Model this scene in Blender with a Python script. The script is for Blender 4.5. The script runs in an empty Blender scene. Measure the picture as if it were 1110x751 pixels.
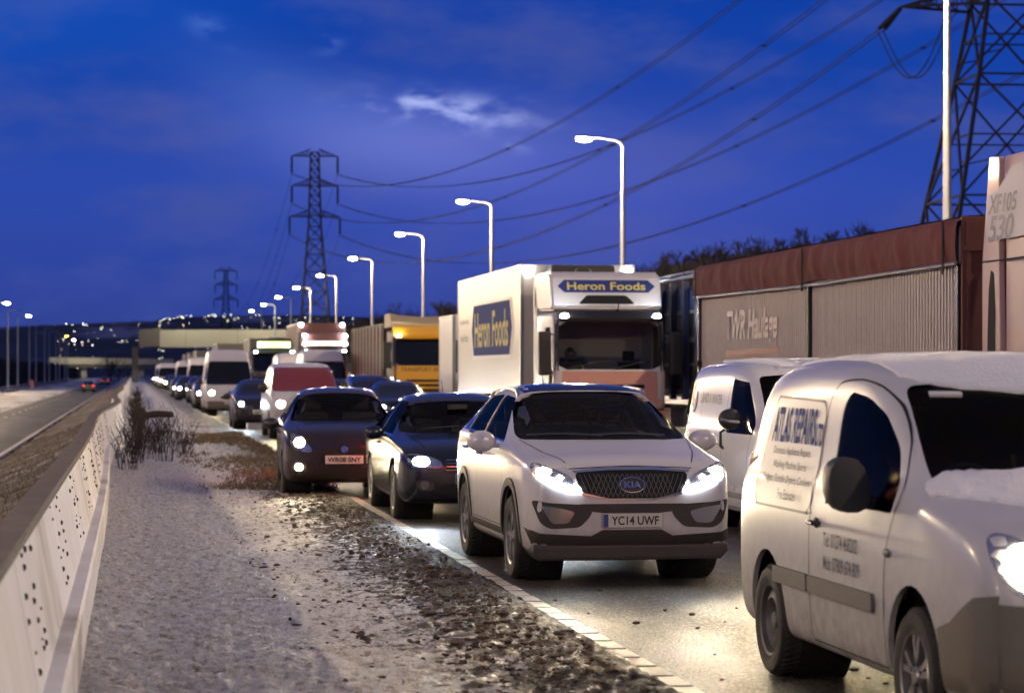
import bpy, bmesh, math, random
from mathutils import Vector, Matrix, noise
from mathutils.bvhtree import BVHTree
random.seed(7)
R = math.radians
SC = bpy.context.scene
COL = SC.collection

# ------------------------------------------------------------------ camera, world, sun, exposure
cam_d = bpy.data.cameras.new('camera')
cam = bpy.data.objects.new('camera', cam_d); COL.objects.link(cam)
cam.location = (0, 0, 1.73)
cam.rotation_euler = (R(90), 0, R(-8.83))
cam_d.sensor_width = 36; cam_d.lens = 85.6
cam_d.shift_y = 0.0248
cam_d.clip_start = 0.3; cam_d.clip_end = 9000
cam_d.dof.use_dof = True; cam_d.dof.focus_distance = 21.0; cam_d.dof.aperture_fstop = 3.2
SC.camera = cam

SC.render.engine = 'CYCLES'
SC.cycles.use_denoising = True
SC.cycles.use_adaptive_sampling = True
SC.cycles.adaptive_threshold = 0.02
SC.cycles.max_bounces = 5; SC.cycles.diffuse_bounces = 2; SC.cycles.glossy_bounces = 3
SC.cycles.transparent_max_bounces = 12; SC.cycles.transmission_bounces = 3; SC.cycles.volume_bounces = 0
SC.cycles.sample_clamp_indirect = 4.0
SC.cycles.caustics_reflective = False; SC.cycles.caustics_refractive = False
SC.view_settings.view_transform = 'Standard'; SC.view_settings.look = 'None'
SC.view_settings.gamma = 1; SC.view_settings.exposure = 0.1
SC.view_settings.use_curve_mapping = False

world = bpy.data.worlds.new('World'); SC.world = world; world.use_nodes = True
def build_world():
    nt = world.node_tree; N = nt.nodes; L = nt.links; N.clear()
    out = N.new('ShaderNodeOutputWorld'); bg = N.new('ShaderNodeBackground'); L.new(bg.outputs[0], out.inputs[0])
    bg.inputs[1].default_value = 0.92
    tc = N.new('ShaderNodeTexCoord'); sep = N.new('ShaderNodeSeparateXYZ'); L.new(tc.outputs['Generated'], sep.inputs[0])
    cr = N.new('ShaderNodeValToRGB'); L.new(sep.outputs[2], cr.inputs[0])
    els = [(0.0, (.028, .046, .21)), (.03, (.028, .058, .33)), (.075, (.022, .068, .42)), (.12, (.005, .052, .38)), (.16, (.001, .047, .38)), (.35, (.040, .055, .18)), (.8, (.12, .11, .17))]
    r = cr.color_ramp
    r.elements[0].position = els[0][0]; r.elements[0].color = els[0][1] + (1,)
    r.elements[1].position = els[-1][0]; r.elements[1].color = els[-1][1] + (1,)
    for p, c in els[1:-1]:
        e = r.elements.new(p); e.color = c + (1,)
    # drifting veil of cloud
    mp = N.new('ShaderNodeMapping'); mp.inputs['Scale'].default_value = (1.0, 1.0, 2.6); L.new(tc.outputs['Generated'], mp.inputs[0])
    n1 = N.new('ShaderNodeTexNoise'); n1.inputs['Scale'].default_value = 13.0; n1.inputs['Detail'].default_value = 5; n1.inputs['Roughness'].default_value = .55
    L.new(mp.outputs[0], n1.inputs[0])
    m1 = N.new('ShaderNodeMapRange'); m1.interpolation_type = 'SMOOTHSTEP'; L.new(n1.outputs[0], m1.inputs[0]); m1.inputs[1].default_value = .42; m1.inputs[2].default_value = .72
    mx = N.new('ShaderNodeMix'); mx.data_type = 'RGBA'; L.new(cr.outputs[0], mx.inputs[6]); mx.inputs[7].default_value = (.052, .085, .36, 1)
    mm = N.new('ShaderNodeMath'); mm.operation = 'MULTIPLY'; L.new(m1.outputs[0], mm.inputs[0]); mm.inputs[1].default_value = .85
    L.new(mm.outputs[0], mx.inputs[0])
    # brighter break in the cloud bank
    def blob(px, py, rx, ry, tilt=0.0):
        # soft elliptical region of the sky round one fixed compass bearing and elevation
        az = R(8.83) + math.atan((px - 555) / 2640); el = math.atan((403 - py) / 2640 * math.cos(az - R(8.83)))
        c = Vector((math.sin(az) * math.cos(el), math.cos(az) * math.cos(el), math.sin(el)))
        e1 = Vector((math.cos(az), -math.sin(az), 0)); e2 = e1.cross(c).normalized()
        if e2.z < 0: e2 = -e2
        u = e1 * math.cos(tilt) + e2 * math.sin(tilt); v = -e1 * math.sin(tilt) + e2 * math.cos(tilt)
        s = N.new('ShaderNodeVectorMath'); s.operation = 'SUBTRACT'; L.new(tc.outputs['Generated'], s.inputs[0]); s.inputs[1].default_value = c
        ds = []
        for d, rr in ((u, rx / 2640), (v, ry / 2640)):
            q = N.new('ShaderNodeVectorMath'); q.operation = 'DOT_PRODUCT'; L.new(s.outputs[0], q.inputs[0]); q.inputs[1].default_value = d / rr
            w = N.new('ShaderNodeMath'); w.operation = 'MULTIPLY'; L.new(q.outputs['Value'], w.inputs[0]); L.new(q.outputs['Value'], w.inputs[1]); ds.append(w)
        a = N.new('ShaderNodeMath'); a.operation = 'ADD'; L.new(ds[0].outputs[0], a.inputs[0]); L.new(ds[1].outputs[0], a.inputs[1])
        b = N.new('ShaderNodeMath'); b.operation = 'MULTIPLY'; L.new(a.outputs[0], b.inputs[0]); b.inputs[1].default_value = -1
        e = N.new('ShaderNodeMath'); e.operation = 'EXPONENT'; L.new(b.outputs[0], e.inputs[0])
        return e
    n2 = N.new('ShaderNodeTexNoise'); n2.inputs['Scale'].default_value = 55.0; n2.inputs['Detail'].default_value = 4; L.new(mp.outputs[0], n2.inputs[0])
    m2 = N.new('ShaderNodeMapRange'); m2.interpolation_type = 'SMOOTHSTEP'; L.new(n2.outputs[0], m2.inputs[0]); m2.inputs[1].default_value = .38; m2.inputs[2].default_value = .7
    last = mx.outputs[2]
    for (px, py, rx, ry, t, k, col, noisy) in ((455, 158, 170, 46, -.10, .62, (.19, .24, .72), 0), (300, 95, 120, 40, -.3, .22, (.10, .20, .66), 0),
                                         (488, 122, 75, 16, -.1, 1.3, (.42, .50, .95), 1), (455, 112, 22, 10, 0, 1.1, (.42, .5, .95), 1), (352, 47, 16, 9, 0, .6, (.2, .3, .8), 1),
                                         (560, 160, 14, 7, -.2, .8, (.35, .42, .9), 1), (230, 32, 30, 12, -.4, .35, (.15, .28, .8), 1), (620, 210, 240, 90, 0, .45, (.085, .11, .52), 0),
                                         (60, 10, 260, 70, .2, .4, (.003, .095, .56), 0)):
        e = blob(px, py, rx, ry, t)
        k2 = N.new('ShaderNodeMath'); k2.operation = 'MULTIPLY'; L.new(e.outputs[0], k2.inputs[0]); k2.inputs[1].default_value = k
        src = k2.outputs[0]
        if noisy:
            k3 = N.new('ShaderNodeMath'); k3.operation = 'MULTIPLY'; L.new(src, k3.inputs[0]); L.new(m2.outputs[0], k3.inputs[1]); src = k3.outputs[0]
        m = N.new('ShaderNodeMix'); m.data_type = 'RGBA'; L.new(last, m.inputs[6]); m.inputs[7].default_value = col + (1,); L.new(src, m.inputs[0]); last = m.outputs[2]
    sky = N.new('ShaderNodeTexSky'); sky.sky_type = 'NISHITA'; sky.sun_disc = False; sky.sun_elevation = R(1.0); sky.sun_rotation = R(200)
    ms = N.new('ShaderNodeVectorMath'); ms.operation = 'SCALE'; L.new(sky.outputs[0], ms.inputs[0]); ms.inputs['Scale'].default_value = .002
    ad = N.new('ShaderNodeVectorMath'); ad.operation = 'ADD'; L.new(last, ad.inputs[0]); L.new(ms.outputs[0], ad.inputs[1])
    L.new(ad.outputs[0], bg.inputs[0])
build_world()

dusk_fill_d = bpy.data.lights.new('dusk_fill', 'SUN'); dusk_fill_d.energy = 0.08; dusk_fill_d.angle = R(40); dusk_fill_d.color = (.80, .84, 1.0); dusk_fill_d.specular_factor = .3
dusk_fill = bpy.data.objects.new('dusk_fill', dusk_fill_d); COL.objects.link(dusk_fill)
dusk_fill.rotation_euler = (R(62), 0, R(-28))     # wide fill added for side light, from behind left of the camera

# ------------------------------------------------------------------ helpers
MATS = {}
def mat(name, col, rough=.5, metal=0.0, emit=None, es=0.0, grime=0.0, var=0.0, bump=0.0, bscale=30.0, coat=0.0, gz=(.25, .9), gcol=(.10, .075, .05)):
    if name in MATS: return MATS[name]
    m = bpy.data.materials.new(name); m.use_nodes = True; MATS[name] = m
    nt = m.node_tree; N = nt.nodes; L = nt.links; b = N['Principled BSDF']
    b.inputs['Roughness'].default_value = rough; b.inputs['Metallic'].default_value = metal
    b.inputs['Coat Weight'].default_value = coat; b.inputs['Coat Roughness'].default_value = .08
    tc = N.new('ShaderNodeTexCoord')
    n = N.new('ShaderNodeTexNoise'); n.inputs['Scale'].default_value = 6.0; n.inputs['Detail'].default_value = 6; n.inputs['Roughness'].default_value = .65
    L.new(tc.outputs['Object'], n.inputs[0])
    mx = N.new('ShaderNodeMix'); mx.data_type = 'RGBA'
    c2 = tuple(max(0, c * (1 - var)) for c in col)
    mx.inputs[6].default_value = tuple(col) + (1,); mx.inputs[7].default_value = c2 + (1,)
    L.new(n.outputs[0], mx.inputs[0]); last = mx.outputs[2]
    if grime > 0:
        sp = N.new('ShaderNodeSeparateXYZ'); L.new(tc.outputs['Object'], sp.inputs[0])
        mr = N.new('ShaderNodeMapRange'); L.new(sp.outputs[2], mr.inputs[0]); mr.inputs[1].default_value = gz[1]; mr.inputs[2].default_value = gz[0]; mr.interpolation_type = 'SMOOTHSTEP'
        nn = N.new('ShaderNodeTexNoise'); nn.inputs['Scale'].default_value = 11; nn.inputs['Detail'].default_value = 7; L.new(tc.outputs['Object'], nn.inputs[0])
        ma = N.new('ShaderNodeMath'); ma.operation = 'MULTIPLY_ADD'; L.new(nn.outputs[0], ma.inputs[0]); ma.inputs[1].default_value = .9; ma.inputs[2].default_value = .08; ma.use_clamp = True
        m3 = N.new('ShaderNodeMath'); m3.operation = 'MULTIPLY'; L.new(mr.outputs[0], m3.inputs[0]); L.new(ma.outputs[0], m3.inputs[1])
        m4 = N.new('ShaderNodeMath'); m4.operation = 'MULTIPLY_ADD'; L.new(m3.outputs[0], m4.inputs[0]); m4.inputs[1].default_value = grime; m4.inputs[2].default_value = grime * .06
        g = N.new('ShaderNodeMix'); g.data_type = 'RGBA'; L.new(last, g.inputs[6]); g.inputs[7].default_value = gcol + (1,); L.new(m4.outputs[0], g.inputs[0]); last = g.outputs[2]
        rr = N.new('ShaderNodeMath'); rr.operation = 'MULTIPLY_ADD'; L.new(m4.outputs[0], rr.inputs[0]); rr.inputs[1].default_value = .6 - rough * .5; rr.inputs[2].default_value = rough
        L.new(rr.outputs[0], b.inputs['Roughness'])
    L.new(last, b.inputs['Base Color'])
    if bump > 0:
        bn = N.new('ShaderNodeTexNoise'); bn.inputs['Scale'].default_value = bscale; bn.inputs['Detail'].default_value = 5; L.new(tc.outputs['Object'], bn.inputs[0])
        bp = N.new('ShaderNodeBump'); bp.inputs['Strength'].default_value = bump; bp.inputs['Distance'].default_value = .02; L.new(bn.outputs[0], bp.inputs['Height']); L.new(bp.outputs[0], b.inputs['Normal'])
    if emit:
        b.inputs['Emission Color'].default_value = tuple(emit) + (1,); b.inputs['Emission Strength'].default_value = es
    return m

def glass_mat(name, tint, gloss=.9, frost=0.0):
    m = bpy.data.materials.new(name); m.use_nodes = True; nt = m.node_tree; N = nt.nodes; L = nt.links; N.clear()
    o = N.new('ShaderNodeOutputMaterial'); t = N.new('ShaderNodeBsdfTransparent'); t.inputs[0].default_value = (*tint, 1)
    g = N.new('ShaderNodeBsdfGlossy'); g.inputs['Roughness'].default_value = .04; g.inputs[0].default_value = (gloss, gloss * .8, gloss * (.5 if gloss < .5 else 1), 1)
    f = N.new('ShaderNodeFresnel'); f.inputs[0].default_value = 1.5; x = N.new('ShaderNodeMixShader')
    L.new(f.outputs[0], x.inputs[0]); L.new(t.outputs[0], x.inputs[1]); L.new(g.outputs[0], x.inputs[2])
    last = x.outputs[0]
    if frost > 0:
        tc = N.new('ShaderNodeTexCoord'); n = N.new('ShaderNodeTexNoise'); n.inputs['Scale'].default_value = 60; n.inputs['Detail'].default_value = 6; L.new(tc.outputs['Object'], n.inputs[0])
        mr = N.new('ShaderNodeMapRange'); L.new(n.outputs[0], mr.inputs[0]); mr.inputs[1].default_value = .5; mr.inputs[2].default_value = .85; mr.inputs[4].default_value = frost
        d = N.new('ShaderNodeBsdfDiffuse'); d.inputs[0].default_value = (.45, .45, .48, 1)
        y = N.new('ShaderNodeMixShader'); L.new(mr.outputs[0], y.inputs[0]); L.new(last, y.inputs[1]); L.new(d.outputs[0], y.inputs[2]); last = y.outputs[0]
    L.new(last, o.inputs[0]); MATS[name] = m; return m

class MB:
    def __init__(s): s.v = []; s.f = []
    def add(s, vs, fs):
        n = len(s.v); s.v += [tuple(v) for v in vs]; s.f += [tuple(i + n for i in f) for f in fs]; return s
    def box(s, x0, x1, y0, y1, z0, z1):
        vs = [(x, y, z) for x in (x0, x1) for y in (y0, y1) for z in (z0, z1)]
        return s.add(vs, [(0, 1, 3, 2), (4, 6, 7, 5), (0, 4, 5, 1), (2, 3, 7, 6), (0, 2, 6, 4), (1, 5, 7, 3)])
    def boxm(s, M, sx, sy, sz):
        vs = [M @ Vector((x * sx / 2, y * sy / 2, z * sz / 2)) for x in (-1, 1) for y in (-1, 1) for z in (-1, 1)]
        return s.add(vs, [(0, 1, 3, 2), (4, 6, 7, 5), (0, 4, 5, 1), (2, 3, 7, 6), (0, 2, 6, 4), (1, 5, 7, 3)])
    def tube(s, p, q, r1, r2=None, n=8, cap=True):
        r2 = r1 if r2 is None else r2; p = Vector(p); q = Vector(q); d = (q - p)
        if d.length < 1e-6: return s
        d.normalize(); u = d.orthogonal().normalized(); w = d.cross(u)
        vs = []
        for c, r in ((p, r1), (q, r2)):
            vs += [c + (u * math.cos(2 * math.pi * i / n) + w * math.sin(2 * math.pi * i / n)) * r for i in range(n)]
        fs = [(i, (i + 1) % n, n + (i + 1) % n, n + i) for i in range(n)]
        if cap: fs += [tuple(range(n))[::-1], tuple(range(n, 2 * n))]
        return s.add(vs, fs)
    def path(s, pts, r, n=6):
        pts = [Vector(p) for p in pts]; k = len(pts); rs = r if isinstance(r, (list, tuple)) else [r] * k; vs = []; u = None
        for i, p in enumerate(pts):
            d = (pts[min(i + 1, k - 1)] - pts[max(i - 1, 0)]).normalized()
            u = d.orthogonal().normalized() if u is None else (u - d * u.dot(d)).normalized()
            w = d.cross(u)
            vs += [p + (u * math.cos(2 * math.pi * j / n) + w * math.sin(2 * math.pi * j / n)) * rs[i] for j in range(n)]
        fs = [(i * n + j, i * n + (j + 1) % n, (i + 1) * n + (j + 1) % n, (i + 1) * n + j) for i in range(k - 1) for j in range(n)]
        fs += [tuple(range(n))[::-1], tuple(range((k - 1) * n, k * n))]
        return s.add(vs, fs)
    def lathe(s, prof, c, axis='y', n=28):      # prof: (radius, offset along axis)
        vs = []; c = Vector(c)
        for i in range(n):
            a = 2 * math.pi * i / n; ca, sa = math.cos(a), math.sin(a)
            for r, h in prof:
                vs.append(c + (Vector((r * ca, h, r * sa)) if axis == 'y' else Vector((r * ca, r * sa, h)) if axis == 'z' else Vector((h, r * ca, r * sa))))
        k = len(prof)
        fs = [(i * k + j, i * k + j + 1, ((i + 1) % n) * k + j + 1, ((i + 1) % n) * k + j) for i in range(n) for j in range(k - 1)]
        return s.add(vs, fs)
    def ball(s, c, rx, ry=None, rz=None, n=12, m=8):
        ry = rx if ry is None else ry; rz = rx if rz is None else rz
        prof = [(math.sin(math.pi * j / m), -math.cos(math.pi * j / m)) for j in range(m + 1)]
        t = MB().lathe(prof, (0, 0, 0), 'z', n)
        return s.add([(c[0] + v[0] * rx, c[1] + v[1] * ry, c[2] + v[2] * rz) for v in t.v], t.f)
    def prism(s, outl, axis, a, b):
        def P(u, v, h): return (u, h, v) if axis == 'y' else (h, u, v) if axis == 'x' else (u, v, h)
        n = len(outl); vs = [P(u, v, a) for u, v in outl] + [P(u, v, b) for u, v in outl]
        return s.add(vs, [tuple(range(n))[::-1], tuple(range(n, 2 * n))] + [(i, (i + 1) % n, n + (i + 1) % n, n + i) for i in range(n)])
    def mesh(s, name='mesh'):
        me = bpy.data.meshes.new(name); me.from_pydata(s.v, [], s.f); me.validate(); return me
    def build(s, name, m, parent=None, smooth=False, bevel=0, fix=True):
        me = s.mesh(name)
        return finish(me, name, m, parent, smooth, bevel, fix)

def finish(me, name, m, parent=None, smooth=False, bevel=0, fix=True):
    bm = bmesh.new(); bm.from_mesh(me)
    if fix:
        bmesh.ops.remove_doubles(bm, verts=bm.verts, dist=1e-5)
        bmesh.ops.recalc_face_normals(bm, faces=bm.faces)
    if bevel > 0:
        es = [e for e in bm.edges if len(e.link_faces) == 2 and e.calc_face_angle(0) > .6]
        try: bmesh.ops.bevel(bm, geom=es, offset=bevel, segments=2, affect='EDGES', profile=.7, clamp_overlap=True)
        except Exception: pass
    if smooth:
        for f in bm.faces: f.smooth = True
        lim = smooth if isinstance(smooth, float) else .62
        for e in bm.edges:
            if len(e.link_faces) == 2 and e.calc_face_angle(0) > lim: e.smooth = False
    bm.to_mesh(me); bm.free()
    o = bpy.data.objects.new(name, me); COL.objects.link(o)
    if m: me.materials.clear(); me.materials.append(m)
    if parent: o.parent = parent
    return o

def tag(o, label=None, cat=None, group=None, kind=None):
    if label: o['label'] = label
    if cat: o['category'] = cat
    if group: o['group'] = group
    if kind: o['kind'] = kind
    return o
def empty(name, loc=(0, 0, 0), rz=0.0, label=None, cat=None, group=None):
    o = bpy.data.objects.new(name, None); COL.objects.link(o); o.location = loc; o.rotation_euler = (0, 0, rz); o.empty_display_size = .2
    return tag(o, label, cat, group)
def kids(o): return [c for c in bpy.data.objects if c.parent == o]
def copy_tree(o, parent=None):
    c = o.copy(); COL.objects.link(c)
    if parent: c.parent = parent
    for k in TREE.get(o.name, None) or kids(o): copy_tree(k, c)
    return c
TREE = {}

def rnd(pts, n=2, k=.25):
    for _ in range(n):
        q = []
        for i in range(len(pts)):
            a = Vector(pts[i]); b = Vector(pts[(i + 1) % len(pts)])
            q += [tuple(a.lerp(b, k)), tuple(a.lerp(b, 1 - k))]
        pts = q
    return pts
def rc(pts, r=.06, n=4):
    o = []; k = len(pts)
    for i in range(k):
        p = Vector(pts[i]); a = Vector(pts[i - 1]) - p; b = Vector(pts[(i + 1) % k]) - p
        d = min(r, a.length * .45, b.length * .45); a = p + a.normalized() * d; b = p + b.normalized() * d
        for j in range(n + 1):
            t = j / n; o.append(tuple(a * (1 - t) ** 2 + p * 2 * t * (1 - t) + b * t * t))
    return o
def rect(a0, a1, b0, b1, r=.03):
    r = min(r, abs(a1 - a0) / 2.01, abs(b1 - b0) / 2.01); o = []
    for cx, cy, s in ((a1 - r, b1 - r, 0), (a0 + r, b1 - r, 1), (a0 + r, b0 + r, 2), (a1 - r, b0 + r, 3)):
        for k in range(4):
            t = (s + k / 3) * math.pi / 2; o.append((cx + r * math.cos(t), cy + r * math.sin(t)))
    return o
def ellipse(cx, cy, rx, ry, n=24, t=0.0):
    return [(cx + rx * math.cos(a) * math.cos(t) - ry * math.sin(a) * math.sin(t), cy + rx * math.cos(a) * math.sin(t) + ry * math.sin(a) * math.cos(t)) for a in [2 * math.pi * i / n for i in range(n)]]

def to_axis(axis, s):
    # maps (u, v) of an outline plus a depth h into space; s picks the side
    if axis == 'side': return (lambda u, v, h: Vector((u, h, v))), Vector((0, -s, 0)), (lambda p: Vector((p.x, s * 3.0, p.z)))
    if axis == 'front': return (lambda u, v, h: Vector((h, u, v))), Vector((-s, 0, 0)), (lambda p: Vector((s * 9.0, p.y, p.z)))
    return (lambda u, v, h: Vector((u, v, h))), Vector((0, 0, -1)), (lambda p: Vector((p.x, p.y, 9.0)))

def project(bm, bvh, axis, s, off, thick=0.0, lump=0.0):
    P, d, org = to_axis(axis, s); nrm = {}
    for v in bm.verts:
        h, n, i, dist = bvh.ray_cast(org(v.co), d)
        if h is None:
            h, n, i, dist = bvh.find_nearest(v.co + (-d) * .9)
        if n.dot(d) > 0: n = -n
        k = off + (lump * (noise.noise(v.co * 6) * .5 + .5 + .5 * noise.noise(v.co * 19)) if lump else 0)
        v.co = h + n * k; nrm[v.index] = n.copy()
    if thick > 0:
        be = [e for e in bm.edges if len(e.link_faces) == 1]
        src = {v.index for e in be for v in e.verts}
        pos = {tuple(round(c, 6) for c in v.co): nrm[v.index] for v in bm.verts if v.index in src}
        r = bmesh.ops.extrude_edge_only(bm, edges=be)
        for g in r['geom']:
            if isinstance(g, bmesh.types.BMVert):
                n = pos.get(tuple(round(c, 6) for c in g.co))
                if n: g.co = g.co - n * thick

def patch(bvh, outl, axis, s, m, name, parent, off=.004, thick=.02, cell=.12, lump=0.0, smooth=.9):
    P, d, org = to_axis(axis, s); bm = bmesh.new()
    bm.faces.new([bm.verts.new(P(u, v, 0)) for u, v in outl])
    us = [p[0] for p in outl]; vs = [p[1] for p in outl]
    for lo, hi, ax in ((min(us), max(us), 0), (min(vs), max(vs), 1)):
        k = math.ceil(lo / cell) * cell
        while k < hi:
            if lo + .002 < k < hi - .002:
                co = P(k, 0, 0) if ax == 0 else P(0, k, 0); no = P(1, 0, 0) if ax == 0 else P(0, 1, 0)
                bmesh.ops.bisect_plane(bm, geom=bm.verts[:] + bm.edges[:] + bm.faces[:], plane_co=co, plane_no=no, dist=1e-6)
            k += cell
    bmesh.ops.remove_doubles(bm, verts=bm.verts, dist=1e-5)
    bmesh.ops.triangulate(bm, faces=bm.faces); bm.verts.index_update()
    project(bm, bvh, axis, s, off, thick, lump)
    me = bpy.data.meshes.new(name); bm.to_mesh(me); bm.free()
    return finish(me, name, m, parent, smooth, 0, True)

def text_mesh(body, size, bold=0.0, extr=0.0, shear=0.0, space=1.0):
    c = bpy.data.curves.new('txt', 'FONT'); c.body = body; c.size = size; c.align_x = 'CENTER'; c.align_y = 'CENTER'; c.offset = bold; c.extrude = extr; c.shear = shear; c.space_character = space
    c.resolution_u = 3
    o = bpy.data.objects.new('txt', c); COL.objects.link(o)
    dg = bpy.context.evaluated_depsgraph_get(); me = bpy.data.meshes.new_from_object(o.evaluated_get(dg)); bpy.data.objects.remove(o); bpy.data.curves.remove(c)
    return me
def text(body, height, width, place, m, name, parent, bold=0.0, shear=0.0, bvh=None, axis='side', s=-1, off=.006, space=1.0):
    """place: (u, v) centre in the projection plane, or with bvh None a depth as third value"""
    me = text_mesh(body, 1.0, bold, 0, shear, space)
    xs = [v.co.x for v in me.vertices]; ys = [v.co.y for v in me.vertices]
    cx, cy = (min(xs) + max(xs)) / 2, (min(ys) + max(ys)) / 2; kx = width / (max(xs) - min(xs)); ky = height / (max(ys) - min(ys))
    P, d, org = to_axis(axis, s); mir = 1
    if (axis == 'side' and s > 0) or (axis == 'front' and s < 0): mir = -1
    bm = bmesh.new(); bm.from_mesh(me)
    for v in bm.verts:
        u = (v.co.x - cx) * kx * mir + place[0]; w = (v.co.y - cy) * ky + place[1]
        v.co = P(u, w, place[2] if len(place) > 2 else 0)
    bm.verts.index_update()
    if bvh: project(bm, bvh, axis, s, off)
    bm.to_mesh(me); bm.free()
    return finish(me, name, m, parent, False, 0, False)

def sec(x, zb, zs, zr, w, wr, cr=.02):
    L = lambda a, b, t: a + (b - a) * t
    return [(x, y, z) for y, z in [(0, zb), (w * .7, zb), (w * .93, zb + .015), (w * .985, zb + .1), (w, L(zb, zs, .5)), (w * .995, L(zb, zs, .8)), (w * .975, zs - .02), (w * .945, zs + .012),
            (L(w * .93, wr, .55) + .012, L(zs, zr, .55)), (wr, zr - .05 * min(1, max(.2, (zr - zs) / .3))), (wr * .84, zr - .004), (wr * .45, zr + cr * .8), (0, zr + cr)]]

def loft(rings, sub=2):
    rings = [sec(*r) for r in rings]; k = len(rings[0]); vs = []; fs = []; full = []
    for r in rings:
        ring = [(x, -y, z) for x, y, z in r] + [(x, y, z) for x, y, z in r[-2:0:-1]]
        full.append(len(vs)); vs += ring
    n = 2 * k - 2
    for i in range(len(rings) - 1):
        a, b = full[i], full[i + 1]
        fs += [(a + j, a + (j + 1) % n, b + (j + 1) % n, b + j) for j in range(n)]
    for a in (full[0], full[-1]):
        for j in range(k - 1):
            l0, l1 = a + j, a + j + 1; r0 = a + (n - j) % n; r1 = a + (n - j - 1) % n
            f = [l0, l1, r1, r0]; f2 = []
            for q in f:
                if q not in f2: f2.append(q)
            if len(f2) > 2: fs.append(tuple(f2))
    me = bpy.data.meshes.new('loft'); me.from_pydata(vs, [], fs)
    bm = bmesh.new(); bm.from_mesh(me); bmesh.ops.recalc_face_normals(bm, faces=bm.faces); bm.to_mesh(me); bm.free()
    o = bpy.data.objects.new('loft', me); COL.objects.link(o)
    md = o.modifiers.new('s', 'SUBSURF'); md.levels = sub; md.render_levels = sub
    dg = bpy.context.evaluated_depsgraph_get(); e = bpy.data.meshes.new_from_object(o.evaluated_get(dg)); bpy.data.objects.remove(o)
    return e
def bvh_of(me):
    bm = bmesh.new(); bm.from_mesh(me); t = BVHTree.FromBMesh(bm); bm.free(); return t

def carve(me, name, m, parent, cuts, shell=.03, smooth=.6):
    """shell the body and cut openings / wheel arches; cuts: list of MB solids"""
    o = finish(me.copy(), name, m, None, False, 0, True)
    if shell:
        sd = o.modifiers.new('sh', 'SOLIDIFY'); sd.thickness = shell; sd.offset = -1
    cm = MB()
    tmp = []
    for c in cuts:
        c = finish(c.mesh('cut'), 'cut', None); tmp.append(c)
        b = o.modifiers.new('b', 'BOOLEAN'); b.operation = 'DIFFERENCE'; b.solver = 'EXACT'; b.object = c
    dg = bpy.context.evaluated_depsgraph_get(); e = bpy.data.meshes.new_from_object(o.evaluated_get(dg))
    bpy.data.objects.remove(o)
    for c in tmp: bpy.data.objects.remove(c)
    bm = bmesh.new(); bm.from_mesh(e)
    if len(bm.faces) < 40: print('CARVE FAILED', name)
    bmesh.ops.triangulate(bm, faces=[f for f in bm.faces if len(f.verts) > 4])
    for f in bm.faces: f.smooth = True
    for ed in bm.edges:
        if len(ed.link_faces) == 2 and ed.calc_face_angle(0) > smooth: ed.smooth = False
    bm.to_mesh(e); bm.free()
    r = bpy.data.objects.new(name, e); COL.objects.link(r); e.materials.clear(); e.materials.append(m)
    if parent: r.parent = parent
    return r
# ------------------------------------------------------------------ shared materials
TYRE = mat('tyre_rubber', (.018, .018, .019), .75, var=.3, bump=.3, bscale=60, grime=.35, gz=(-.5, 3), gcol=(.09, .075, .06))
RIM = mat('alloy', (.42, .42, .42), .32, .85, grime=.35, gz=(-.5, 3))
STEEL_RIM = mat('wheel_cover_grey', (.16, .16, .16), .5, .4, grime=.4, gz=(-.5, 3))
PLAST = mat('black_plastic', (.022, .022, .023), .5, var=.3, bump=.15, bscale=120, grime=.35)
DARK = mat('dark_void', (.008, .008, .008), .8)
TRIM = mat('grey_trim', (.11, .105, .10), .5, grime=.5)
CHROME = mat('chrome', (.75, .75, .75), .12, 1.0)
SILV = mat('silver_metal', (.42, .43, .45), .35, .9, var=.25)
SEATM = mat('seat_cloth', (.055, .052, .05), .85)
GLASS = glass_mat('window_glass', (.66, .68, .68), gloss=.34)
GLASSF = glass_mat('frosty_glass', (.66, .68, .68), gloss=.40, frost=.12)
DGLASS = mat('dark_glass', (.006, .007, .009), .12)
LENS = glass_mat('lens_glass', (.8, .8, .8))
REFL = mat('lamp_reflector', (.55, .55, .55), .15, .9)
SNOW = mat('snow', (.78, .79, .84), .55, var=.06, bump=.6, bscale=45)
HL_WARM = mat('lit_headlamp_warm', (1, 1, 1), .3, emit=(1, .84, .55), es=150)
HL_WHITE = mat('lit_headlamp_white', (1, 1, 1), .3, emit=(.82, .92, 1), es=150)
HL_DIM = mat('lit_sidelight', (1, 1, 1), .3, emit=(1, .85, .6), es=9)
AMBER = mat('amber_lamp', (.8, .3, .02), .3, emit=(1, .42, .03), es=5)
REDL = mat('lit_tail_lamp', (.5, .01, .01), .3, emit=(1, .04, .02), es=3)
YPLATE = mat('plate_white', (.62, .62, .55), .5, grime=.25)
INK = mat('plate_black', (.01, .01, .01), .5)
EUBLUE = mat('plate_blue', (.02, .04, .22), .5)
WPAINT = mat('white_paint', (.58, .58, .61), .28, coat=.3, grime=.85, gz=(.15, 1.25), var=.14, gcol=(.11, .078, .048))
KWHITE = mat('pearl_white_paint', (.66, .65, .66), .25, .1, coat=.5, grime=.65, gz=(.2, 1.05), gcol=(.11, .08, .055))
LWWHITE = mat('clean_white_paint', (.66, .67, .68), .2, coat=.6, grime=.4, gz=(.2, .9), gcol=(.22, .22, .22))
NAVY = mat('navy_paint', (.006, .009, .022), .22, .0, coat=.6, grime=.08)
BLACKP = mat('black_paint', (.010, .010, .014), .25, .0, coat=.6, grime=.12)
DGREY = mat('dark_grey_paint', (.019, .014, .013), .25, .0, coat=.6, grime=.12)
BRAKEPINK = mat('painted_brake_pink', (.72, .36, .29), .4, coat=.2, grime=.2, gz=(.3, 1.4))  # red spill of brake lights put into the cab front colour
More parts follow.
